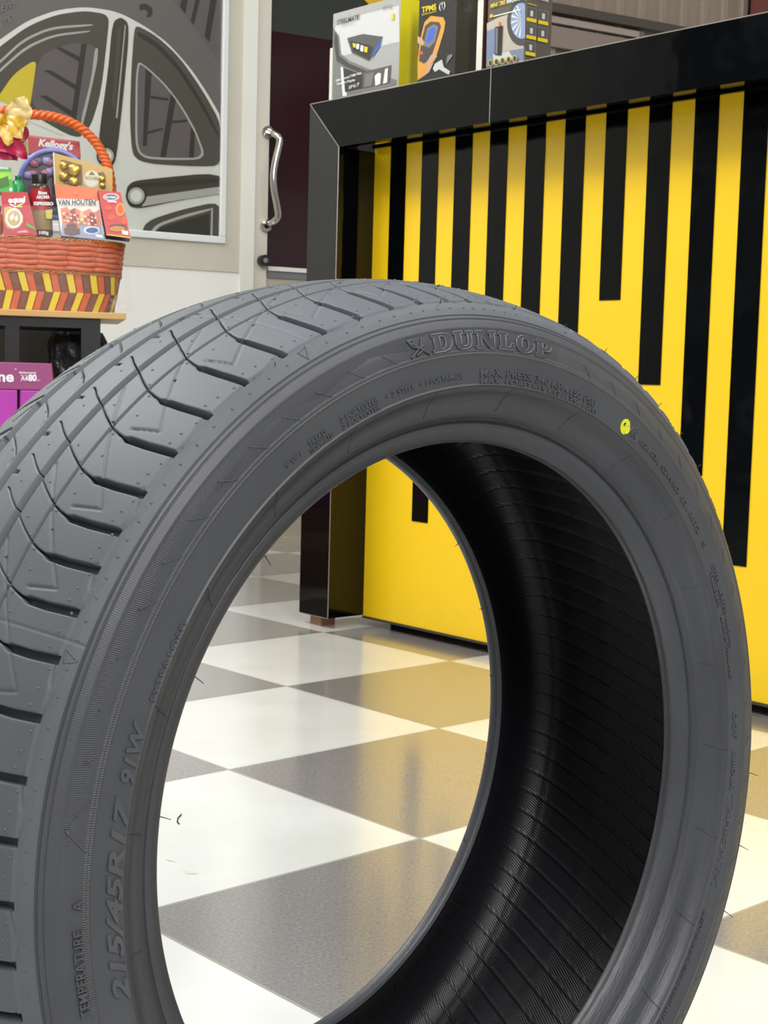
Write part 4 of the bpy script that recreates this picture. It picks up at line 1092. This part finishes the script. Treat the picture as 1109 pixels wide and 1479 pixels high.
delta = np.interp(cols, [-110, -97, -66, -50, -34, -20, -12, -10.9, -3, 3.8, 14, 22, 29, 38, 50, 57, 64, 80, 97, 110],
                  [-2.2, -2.4, -3.4, -4.2, -2.8, -1.3, -.1, -2.5, -4.9, -4.9, -3.7, -2.9, -2.2, -1.2, 0, .45, .8, .85, .65, .6])
hwid = np.interp(cols, [-110, -97, -52, -48, -35, -12, 3, 29, 50, 62, 66, 97, 110], [.42, .42, .36, .10, .10, .09, .09, .09, .10, .13, .40, .46, .46])
ldep = np.interp(cols, [-110, -100, -96, -90, -49, -48.2, -36, -35, -34.4, -14, -13.2, -12.9, 3.0, 3.6, 22, 28, 64, 66, 88, 96, 99, 110],
                 [0, .4, 3.5, 6, 6, 0, 0, 6, 6, 6, 0, 0, 0, 6, 6, 6, 6, 7, 7, 5, .6, 0])
NR = 34
rows_phi = np.zeros((NP * NR, C)); rows_h = np.zeros((NP * NR, C)); rows_p = np.zeros((NP * NR, C))
for p in range(NP):
    P = PIT[p]
    for r_ in range(NR):
        edge = [(-1, 0.06, 0.0), (-1, 0.0, .05), (-.8, 0, 1), (.8, 0, 1), (1, 0.0, .05), (1, .06, 0)]
        if r_ < 6:
            a, b, hfrac = edge[r_]; off = a * hwid + (b if a > 0 else -b) * 1.0; hh = -ldep * hfrac
        else:
            t = (r_ - 5) / (NR - 5); off = (hwid + .06) * (1 - t) + (P - hwid - .06) * t; hh = 0 * hwid
        i = p * NR + r_
        rows_phi[i] = LATX[p] + delta + off; rows_h[i] = hh; rows_p[i] = p + off / P
S2 = np.broadcast_to(cols, rows_phi.shape)
H = np.minimum(rows_h, -gdepth(S2))
# shallow shoulder step
H = np.minimum(H, -0.9 * np.clip((np.abs(S2) - 97.6) / 1.2, 0, 1))
# shallow decorative line sipes
def line(H, P0, P1, wd, dp, sel=None):
    """line from (pitch coordinate, s) to (pitch coordinate, s), repeated every two pitches"""
    base = np.floor(rows_p / 2)
    for sh in (-2, -1, 0, 1, 2, 3):
        q0 = (base + sh) * 2
        phi_of = lambda pc: np.interp(pc, np.arange(-4, NP + 5), np.concatenate([LAT[-4:] - 360, LATX[:-1], LATX[0] + 360 + np.concatenate([[0], np.cumsum(PIT[:4])])]))
        a = phi_of(q0 + P0[0]); b = phi_of(q0 + P1[0])
        ax_, ay = (a - rows_phi) * 5.42, P0[1] - S2; bx_, by = (b - rows_phi) * 5.42, P1[1] - S2
        dx, dy = bx_ - ax_, by - ay; t = np.clip(-(ax_ * dx + ay * dy) / (dx * dx + dy * dy + 1e-9), 0, 1)
        d = np.hypot(ax_ + t * dx, ay + t * dy)
        H = np.minimum(H, -dp * np.clip(1.35 - d / wd, 0, 1))
    return H


o_ = 1 if True else 0   # which of the two alternating blocks carries the corner mark (143.1 is index 13)
H = line(H, (o_ - 3.0 + .02, 30), (o_ - .2, 80.5), .8, .72); H = line(H, (o_ - .2, 80.5), (o_ - .08, 62.5), .85, .85)
H = line(H, (o_ + .06, 98.3), (o_ - .28, 100.3), 1.1, 1.3); H = line(H, (o_ - .28, 100.3), (o_ - .62, 103.0), 1.0, 1.2)
H = line(H, (o_ - .95, 96.0), (o_ - .45, 98.5), 1.0, 1.0)
# notch on the centre rib
for pc in (0, 1):
    H = line(H, (pc + .36 - 1, -2.6), (pc + .36 - 1, 1.2), .9, 3.5)
    H = line(H, (pc - .1, -60), (pc - .42, -52), .7, 3.0); H = line(H, (pc - .42, -52), (pc - .58, -48), .7, 3.0)
    H = line(H, (pc + .30, -14.2), (pc - .05, -12.2), .6, .9)
# mould segment lines every 40 degrees
for d0 in np.arange(9) * 39.7 + 114.9 - 39.7 * 1:
    dd = (np.abs((rows_phi - d0 + 180) % 360 - 180)) * 5.42
    H = H - .45 * np.clip(1.3 - dd / .7, 0, 1) * (np.abs(H) < 2)
Hs = H / 1000
w, r, nw_, nr_ = surf(S2 / 1000)
pos = tpos(np.radians(rows_phi), w + nw_ * Hs, r + nr_ * Hs)
tread_o = grid_obj('tread', np.radians(rows_phi), S2, pos, m_tread, flip=False, sharp=math.radians(55))


def ring(name, sv, wv, rv, m, n=720, flip=False):
    phi = np.linspace(0, 2 * math.pi, n, endpoint=False)[:, None] + 0 * sv[None, :]
    pos = tpos(phi, wv[None, :] + 0 * phi, rv[None, :] + 0 * phi)
    return grid_obj(name, phi, sv[None, :] * 1000, pos, m, flip=flip)


for sgn in (1, -1):
    sv = np.unique(np.concatenate([np.linspace(S_R1, S_END, 120), S_R1 + np.array([0, .0006, .0012, .0018, .0036, .0042, .0048]), S_R3 + np.array([-.0012, -.0006, 0, .0006, .0012])]))
    h = np.zeros_like(sv)
    h += -.0009 * np.clip(1 - np.abs(sv - S_R1 - .0010) / .0008, 0, 1) - .0006 * np.clip(1 - np.abs(sv - S_R1 - .0040) / .0007, 0, 1)
    h += -.0007 * np.clip((sv - (S_R2 - .0012)) / .0016, 0, 1) + .0007 * np.clip((sv - (S_R3 - .0026)) / .0010, 0, 1)
    h += .0007 * np.clip(1 - np.abs(sv - S_R3 - .0004) / .0009, 0, 1)
    h += .0012 * np.clip(1 - np.abs(sv - (S_END - .0009)) / .0009, 0, 1)
    h[0] = -.0009 if sgn > 0 else -.0009
    w, r, a, b = surf(sv * sgn)
    o = ring('sidewall', sv, w + a * h, r + b * h, m_side, 1080, flip=(sgn < 0))
    if sgn > 0: side_o = o
# join tread edge and sidewall start with the same dip (already the same radius)
we, re = float(surf(np.array([S_END]))[0][0]), float(surf(np.array([S_END]))[1][0])
bq = [(we, re), (.1078, .2468), (.1048, .2440), (.1022, .2405), (.1000, .2360), (.0972, .2318), (.0942, .2292), (.0930, .2281), (.0924, .2272), (.0922, .2256), (.0915, .2232), (.0893, .2196), (.0868, .2164), (.0845, .2148), (.0815, .2147), (.0785, .2160), (.0768, .2185)]


def smoothcurve(pts, n):
    P = np.array(resample([np.array([p[0], p[1]]) for p in pts], n)); s = np.concatenate([[0], np.cumsum(np.hypot(*np.diff(P, axis=0).T))]); return s, P[:, 0], P[:, 1]


for sgn in (1, -1):
    s_, w_, r_ = smoothcurve(bq, 90)
    crease = -.0012 * np.exp(-((r_ - .2275) / .0006) ** 2) * (s_ < .035)
    o = ring('bead', s_, (w_ + crease) * sgn, r_ + 0 * r_, m_bead, 900, flip=(sgn < 0))
    if sgn > 0: bead_o = o
    else: bead_far = o
iq = [(.0768, .2185), (.0775, .2230), (.0815, .2290), (.0870, .2370), (.0930, .2470), (.0975, .2580), (.0990, .2680), (.0970, .2780), (.0900, .2870), (.078, .2935), (.055, .2995), (.03, .3035), (0, .3048)]
iq = iq + [(-a, b) for a, b in iq[-2::-1]]
s_, w_, r_ = smoothcurve(iq, 150)
nl = 107 * 12; sm = s_ * 1000
ph_ = (np.arange(nl) / nl * 2 * math.pi)[:, None] - np.radians(8.0) * (w_[None, :] / .1)
hr_ = .0016 * (np.arange(nl) % 12 == 0)[:, None] * ((np.abs(sm - sm[-1] / 2) < sm[-1] / 2 - 18))[None, :]
hc_ = .0006 * np.isin(np.arange(150), np.arange(18, 140, 13))[None, :]
grid_obj('inner_liner', ph_, sm[None, :], tpos(ph_, w_[None, :] + 0 * ph_, r_[None, :] - np.maximum(hr_, hc_)), m_liner)


bs_, bw_, br_2 = smoothcurve(bq, 200)


def bead_line(p0, p1, r0, r1, rad):
    rr = np.linspace(r0, r1, 14); ph = np.linspace(p0, p1, 14); k = bs_ < .034
    ww = np.interp(-rr, -br_2[k], bw_[k]); mb = MB(); mb.tube(list(tpos(np.radians(ph), ww + .0001, rr)), rad, 6)
    mb.build('mould_flash_line', m_bead, bead_o, smooth=True)


for i in range(-4, 13): bead_line(13.9 + 14.4 * i, 14.9 + 14.4 * i, .2488, .2345, .00042)
# ---------------- raised lettering on the near sidewall
def side_pt(phi_deg, r, lift=0.0):
    """point on the near sidewall at angle and radius"""
    s = np.interp(-np.asarray(r, float), -rd_[::1], sd_)
    w, rr_, a, b = surf(s); h = .0000
    return tpos(np.radians(phi_deg), w + a * lift, rr_ + b * lift)


def tyre_text(body, p0, p1, r0, r1, lift=.0007, bold=0.0, shear=0.0, name='sidewall_lettering', space=1.0, label=None):
    me, co = text_mesh(body, .05, bold, shear, space)
    x0, x1 = co[:, 0].min(), co[:, 0].max(); y1 = .70
    zt = (co[:, 2] > 0).astype(float)
    ph = p0 + (p1 - p0) * (co[:, 0] - x0) / (x1 - x0); rr_ = r0 + (r1 - r0) * co[:, 1] / y1
    P = side_pt(ph, rr_, 0)
    P2 = side_pt(ph, rr_, lift)
    set_co(me, P * (1 - zt[:, None]) + P2 * zt[:, None] - (1 - zt[:, None]) * np.array([0, 0, .0006]))
    me.materials.clear(); me.materials.append(m_letter)
    o = link(name, me, side_o)
    if label: o['label'] = label
    return o


# slab serif maker's name, letters as closed outlines in a unit box
GL = {
 'D': (.98, [[(0, 0), (0, .13), (.10, .15), (.10, .85), (0, .87), (0, 1), (.62, 1), (.84, .9), (.96, .68), (.98, .5), (.96, .32), (.84, .1), (.62, 0)], [(.40, .15), (.54, .15), (.64, .26), (.67, .5), (.64, .74), (.54, .85), (.40, .85)]]),
 'U': (1.02, [[(0, 1), (0, .87), (.10, .85), (.10, .34), (.18, .12), (.36, 0), (.66, 0), (.84, .12), (.92, .34), (.92, .85), (1.02, .87), (1.02, 1), (.62, 1), (.62, .87), (.72, .85), (.72, .34), (.64, .18), (.52, .16), (.44, .18), (.38, .34), (.38, .85), (.48, .87), (.48, 1)]]),
 'N': (1.1, [[(0, 0), (0, .13), (.10, .15), (.10, .85), (0, .87), (0, 1), (.40, 1), (.78, .42), (.78, .85), (.66, .87), (.66, 1), (1.10, 1), (1.10, .87), (1.0, .85), (1.0, 0), (.78, 0), (.30, .70), (.30, .15), (.42, .13), (.42, 0)]]),
 'L': (.86, [[(0, 0), (0, .13), (.10, .15), (.10, .85), (0, .87), (0, 1), (.50, 1), (.50, .87), (.40, .85), (.40, .16), (.58, .16), (.66, .24), (.70, .40), (.86, .40), (.86, 0)]]),
 'O': (1.0, [[(.34, 0), (.14, .12), (.02, .32), (0, .5), (.02, .68), (.14, .88), (.34, 1), (.66, 1), (.86, .88), (.98, .68), (1, .5), (.98, .32), (.86, .12), (.66, 0)], [(.42, .16), (.58, .16), (.66, .28), (.68, .5), (.66, .72), (.58, .84), (.42, .84), (.34, .72), (.32, .5), (.34, .28)]]),
 'P': (.9, [[(0, 0), (0, .13), (.10, .15), (.10, .85), (0, .87), (0, 1), (.64, 1), (.82, .93), (.90, .78), (.90, .62), (.82, .46), (.64, .38), (.40, .38), (.40, .15), (.54, .13), (.54, 0)], [(.40, .54), (.52, .54), (.60, .60), (.60, .78), (.52, .84), (.40, .84)]])}
tot = sum(GL[c][0] for c in 'DUNLOP') + .12 * 5
x_ = 0; DU = []
for ch in 'DUNLOP':
    wd, loops = GL[ch]
    cu = bpy.data.curves.new('g', 'CURVE'); cu.dimensions = '2D'; cu.fill_mode = 'BOTH'; cu.extrude = .05
    for lp in loops:
        spn = cu.splines.new('POLY'); spn.points.add(len(lp) - 1); spn.use_cyclic_u = True
        for i, p in enumerate(lp): spn.points[i].co = (p[0], p[1], 0, 1)
    o = bpy.data.objects.new('g', cu); COL.objects.link(o); bpy.context.view_layer.update()
    me = bpy.data.meshes.new_from_object(o.evaluated_get(bpy.context.evaluated_depsgraph_get())); bpy.data.objects.remove(o); bpy.data.curves.remove(cu)
    co = np.empty(len(me.vertices) * 3); me.vertices.foreach_get('co', co); co = co.reshape(-1, 3)
    f_ph = lambda x: 100.3 + (79.6 - 100.3) * (x / tot)
    zt = (co[:, 2] > 0).astype(float)[:, None]
    lean_ = .10
    ph = f_ph(x_ + co[:, 0] + lean_ * co[:, 1]); rr_ = .2712 + .0102 * co[:, 1]
    set_co(me, side_pt(ph, rr_, 0) * (1 - zt) + side_pt(ph, rr_, -.0001) * zt - (1 - zt) * np.array([0, 0, .0006]))
    mb = MB(); vv = np.empty(len(me.vertices) * 3); me.vertices.foreach_get('co', vv); mb.add(list(vv.reshape(-1, 3)), [tuple(p.vertices) for p in me.polygons], 0)
    for lp in loops:
        dense = []
        for i in range(len(lp)):
            a, b = np.array(lp[i]), np.array(lp[(i + 1) % len(lp)]); n_ = max(1, int(np.hypot(*(b - a)) / .2))
            for j in range(n_): dense.append(a + (b - a) * j / n_)
        dense = np.array(dense); P = side_pt(f_ph(x_ + dense[:, 0] + lean_ * dense[:, 1]), .2712 + .0102 * dense[:, 1], -.0003)
        mb.tube(list(P), .00062, 6, closed=True, mi=1)
    mb.build('maker_letter', [m_side, m_letter], side_o)
    x_ += wd + .12
# winged arrow mark before the name
def arc_line(mbx, pts, rad, lift=.0000, n=6):
    P = []
    for i in range(len(pts) - 1):
        for j in range(6): P.append(np.array(pts[i]) + (np.array(pts[i + 1]) - np.array(pts[i])) * j / 6)
    P.append(np.array(pts[-1])); P = np.array(P); mbx.tube(list(side_pt(P[:, 0], P[:, 1], lift)), rad, n)


mb = MB()
for ln_ in ([(103.8, .2812), (100.9, .2712)], [(103.9, .2716), (102.2, .2762)], [(103.6, .2800), (103.2, .2772), (102.4, .2760), (101.6, .2768)], [(101.5, .2806), (102.0, .2772), (102.0, .2740), (103.0, .2722)], [(103.8, .2812), (102.9, .2806)]): arc_line(mb, ln_, .0006)
mb.build('winged_emblem', m_letter, side_o, smooth=True)

mb = MB()
for p_ in list(np.arange(107, 172, 5.2)) + list(np.arange(-60, 76, 6.0)):
    mb = MB(); arc_line(mb, [(p_ + .9, .2780), (p_ - .9, .2704)], .00032, -.0006); mb.build('radial_rib', m_side, side_o, smooth=True)
mb = MB(); arc_line(mb, [(171.5, .2812), (174.0, .2690)], .0006, -.0005); mb.build('band_end_mark', m_letter, side_o, smooth=True)
tyre_text('MAX. PRESS. 340 KPA (50 PSI)', 92.6, 69.0, .2553, .2594, bold=.02); tyre_text('MAX. LOAD 615 KG (1356 LBS)', 92.5, 68.3, .2503, .2543, bold=.02)
tyre_text('T W I', 126.6, 123.9, .2550, .2576)
tyre_text('TREAD:', 122.4, 119.3, .2560, .2588, bold=.02); tyre_text('SIDEWALL:', 122.6, 118.6, .2520, .2548, bold=.02)
tyre_text('2 POLYESTER', 116.9, 110.4, .2560, .2590, bold=.02); tyre_text('2 POLYESTER', 116.9, 110.3, .2516, .2546, bold=.02)
tyre_text('+ 2 STEEL', 109.2, 104.2, .2550, .2580, bold=.02); tyre_text('+ 1 POLYAMIDE', 103.4, 95.7, .2548, .2578, bold=.02)
tyre_text('021036 S2WR2', 57.6, 45.2, .2560, .2595, bold=.02); tyre_text('0210872', 44.4, 37.0, .2560, .2595, bold=.02); tyre_text('S', 35.2, 34.2, .2562, .2594, bold=.02)
tyre_text('STEEL BELTED RADIAL', 30.6, 16.2, .2575, .2608, bold=.02); tyre_text('TUBELESS', 29.8, 23.4, .2528, .2560, bold=.02); tyre_text('MADE IN THAILAND', 22.0, 11.0, .2532, .2562, bold=.02)
tyre_text('DOT', 5.4, 1.2, .2552, .2596, bold=.02); tyre_text('1UBOUK', -.9, -7.0, .2552, .2594, bold=.02); tyre_text('AP85 0119', -9.6, -21.6, .2556, .2592, bold=.02)
tyre_text('-SAFETY WARNING SERIOUS INJURY MAY RESULT', -26.2, -48.0, .2530, .2562, bold=.01)
tyre_text('215/45R17', 191.0, 168.0, .2508, .2588, bold=.03, shear=.3, lift=.0009); tyre_text('91W', 166.8, 160.0, .2508, .2588, bold=.03, shear=.3, lift=.0009)
tyre_text('TEMPERATURE', 190.4, 181.4, .2716, .2760, bold=.01); tyre_text('A', 179.4, 178.4, .2716, .2760, bold=.01)
tyre_text('EXTRA LOAD', 157.6, 148.3, .2500, .2536, bold=.01)
# DOT date capsule, approval mark ring, yellow balance mark
mb = MB(); pts = []
for i in range(40): a = math.pi / 2 + math.pi * i / 39; pts.append((-22.4 + 1.0 * -math.cos(a) * -1 * -1, .2574 + .0030 * math.sin(a)))
for i in range(40): a = -math.pi / 2 + math.pi * i / 39; pts.append((-8.6 - 1.0 * -math.cos(a), .2574 + .0030 * math.sin(a)))
dense = []
for i in range(len(pts)):
    a, b = np.array(pts[i]), np.array(pts[(i + 1) % len(pts)]); n_ = 24 if abs(b[0] - a[0]) > 3 else 1
    for j in range(n_): dense.append(a + (b - a) * j / n_)
dense = np.array(dense); mb.tube(list(side_pt(dense[:, 0], dense[:, 1], 0)), .0005, 6, closed=True); mb.build('date_capsule', m_letter, side_o, smooth=True)
mb = MB(); a = np.linspace(0, 2 * math.pi, 40)[:-1]; mb.tube(list(side_pt(59.3 + 1.05 * np.cos(a), .2574 + .0046 * np.sin(a), 0)), .0005, 6, closed=True); mb.build('approval_ring', m_letter, side_o, smooth=True)
tyre_text('E4', 59.9, 58.6, .2556, .2592, bold=.02)
ym = mat('yellow paint mark', (214, 214, 40), .45, noise=.08, nscale=300)
mb = MB(); a = np.linspace(0, 2 * math.pi, 49)[:-1]
o1 = side_pt(61.65 + .98 * np.cos(a), .2574 + .0052 * np.sin(a), .00045); i1 = side_pt(61.85 + .34 * np.cos(a), .2582 + .0015 * np.sin(a), .00045); o0 = side_pt(61.65 + .98 * np.cos(a), .2574 + .0052 * np.sin(a), -.0002)
n = 48; mb.add(list(o1) + list(i1) + list(o0), [(i, (i + 1) % n, n + (i + 1) % n, n + i) for i in range(n)] + [(2 * n + i, 2 * n + (i + 1) % n, (i + 1) % n, i) for i in range(n)])
o = mb.build('paint_mark', ym, side_o); o['label'] = 'yellow paint dot'
mb = MB(); mb.tube(list(side_pt(61.2 + .55 * np.cos(a), .2568 + .0030 * np.sin(a), .0004)), .00045, 6, closed=True); mb.build('mark_ring', ym, side_o, smooth=True)
# triangle mark on the shoulder strip by a mould line
for d0 in (115.4, 155.2):
    mb = MB(); tri = [(d0 + .1, 99.5), (d0 + .9, 107.0), (d0 + 1.4, 101.0)]
    P = []
    for i in range(3):
        for j in range(6): P.append(np.array(tri[i]) + (np.array(tri[(i + 1) % 3]) - np.array(tri[i])) * j / 6)
    P = np.array(P); w, r, a_, b_ = surf(P[:, 1] / 1000); mb.tube(list(tpos(np.radians(P[:, 0]), w - a_ * .0009, r - b_ * .0009)), .00055, 6, closed=True)
    mb.build('wear_triangle', m_tread, tread_o, smooth=True)

# ---------------- rubber nubs left by the mould vents
ico = bpy.data.meshes.new('rubber_nub')
mbn = MB(); mbn.lathe([(.00085, -.0006), (.0008, .0001), (.0005, .0004), (.00015, .0005)], 8)
ico.from_pydata(mbn.v, [], mbn.f); ico.update(); ico.polygons.foreach_set('use_smooth', [True] * len(ico.polygons)); ico.materials.append(m_tread)
nub = []
for p in range(NP):
    P = PIT[p]
    for dp_, s_ in ((-.06, 91), (-.34, 92.5), (-.68, 95.3), (.22, 103.6), (-.30, 103.7), (.12, 54), (-.16, 46), (-.42, 58.5), (-.45, 11), (-.25, -22), (-.6, -68), (-.2, -88), (-.55, 36)):
        ph = LATX[p] + dp_ * P; s_m = s_ / 1000; w, r, a_, b_ = [float(v[0]) for v in surf(np.array([s_m]))]
        drop = .0009 if abs(s_) > 98 else 0
        nub.append((ph % 360, w - a_ * drop, r - b_ * drop, a_, b_))
MI = np.array(TYM)


def world(P): return (MI @ np.append(P, 1))[:3]


def key(nb):
    P = tpos(np.radians(nb[0]), np.array(nb[1]), np.array(nb[2])); Wp = world(P)
    c, s = math.cos(math.radians(nb[0])), math.sin(math.radians(nb[0])); nl = np.array([nb[4] * c, nb[4] * s, nb[3]]); nwd_ = MI[:3, :3] @ nl
    v = CP - Wp; vis = (v @ nwd_) > 0.02; dist = np.linalg.norm(v)
    d = Wp - CP; px = CXP + F_PX * (d @ rt) / (d @ fw); py = CYP - F_PX * (d @ up) / (d @ fw)
    inside = 0 < px < W_PX and 0 < py < H_PX
    return (0 if (vis and inside) else 1, dist), P, nl


order = sorted([(key(nb), nb) for nb in nub], key=lambda t: t[0][0])
rest = MB()
for i, ((kk, P, nl), nb) in enumerate(order):
    z = Vector(nl).normalized(); q = Vector((0, 0, 1)).rotation_difference(z)
    if i < 100:
        o = bpy.data.objects.new('rubber_nub', ico); COL.objects.link(o); o.parent = tread_o
        o.matrix_local = Matrix.Translation(Vector(P)) @ q.to_matrix().to_4x4()
    else:
        m3 = q.to_matrix(); rest.add([tuple(Vector(P) + m3 @ Vector(v)) for v in mbn.v], mbn.f)
o = rest.build('rubber_nubs', m_tread, tread_o, smooth=True); o['kind'] = 'stuff'
# whiskers standing off the bead edges and shoulder
def whisk(phi, w, r, dphi, dw, dr, rad=.00035, par=None):
    mb = MB(); P = [tpos(np.radians(phi + dphi * t), np.array(w + dw * t), np.array(r + dr * t * (1 - .15 * t))) for t in np.linspace(0, 1, 6)]
    mb.tube(P, [rad * (1 - .4 * t) for t in np.linspace(0, 1, 6)], 6); mb.build('vent_whisker', mat('whisker rubber', (34, 28, 30), .5), par, smooth=True)


for ph in (133.0, 153.0, 172.5): whisk(ph, .083, .2152, .5, .002, -.0085, par=bead_o)
for ph in (36.0, 20.0, 5.0, -12, -30): whisk(ph, -.0835, .2152, 1.0, .004, -.0085, par=bead_far)
for ph in (3.5, -5.0, -15.5, -25.0): whisk(ph, .104, .2895, -.4, .004, .0075, par=tread_o)
for ph in (120, 108, 96, 84, 75, 67, 60, 54, 48, 42): whisk(ph, .098, .2975, 0, .001, .0030, .0003, par=tread_o)

# ================================================================== LIGHT
wld = bpy.data.worlds.new('world'); scene.world = wld; wld.use_nodes = True
bg = wld.node_tree.nodes['Background']; bg.inputs['Strength'].default_value = 0.56
wt = wld.node_tree; wtc = wt.nodes.new('ShaderNodeTexCoord'); wnz = wt.nodes.new('ShaderNodeTexNoise'); wnz.inputs['Scale'].default_value = 8; wnz.inputs['Detail'].default_value = 2.5; wnz.inputs['Distortion'].default_value = .8
wt.links.new(wtc.outputs['Generated'], wnz.inputs['Vector']); wcr = wt.nodes.new('ShaderNodeValToRGB'); wt.links.new(wnz.outputs['Fac'], wcr.inputs[0])
wcr.color_ramp.elements[0].position = .40; wcr.color_ramp.elements[0].color = (.26, .27, .29, 1); wcr.color_ramp.elements[1].position = .62; wcr.color_ramp.elements[1].color = (1.02, 1.04, 1.06, 1)
wt.links.new(wcr.outputs[0], bg.inputs['Color'])


def area(name, loc, size, power, col=(1, .995, .985), target=None, sy=None):
    ld = bpy.data.lights.new(name, 'AREA'); ld.shape = 'RECTANGLE'; ld.size = size; ld.size_y = sy or size; ld.energy = power; ld.color = col
    o = bpy.data.objects.new(name, ld); COL.objects.link(o); o.location = loc
    d = Vector(target or (loc[0], loc[1], 0)) - Vector(loc); o.rotation_euler = d.to_track_quat('-Z', 'Y').to_euler(); return o


area('ceiling_light', (-1.2, 1.3, 3.7), 1.0, 60, sy=2.6)
area('ceiling_light', (1.9, 1.6, 3.6), .6, 60, sy=2.4)
area('ceiling_light', (-2.6, 3.0, 3.6), .6, 135, sy=2.4)
area('ceiling_light', (1.2, -2.0, 3.1), .8, 140, sy=2.4, target=(0.3, 0.8, .6))

scene.view_settings.view_transform = 'Standard'; scene.view_settings.look = 'None'; scene.view_settings.gamma = 1.0
scene.view_settings.use_curve_mapping = False; scene.view_settings.exposure = 0.02
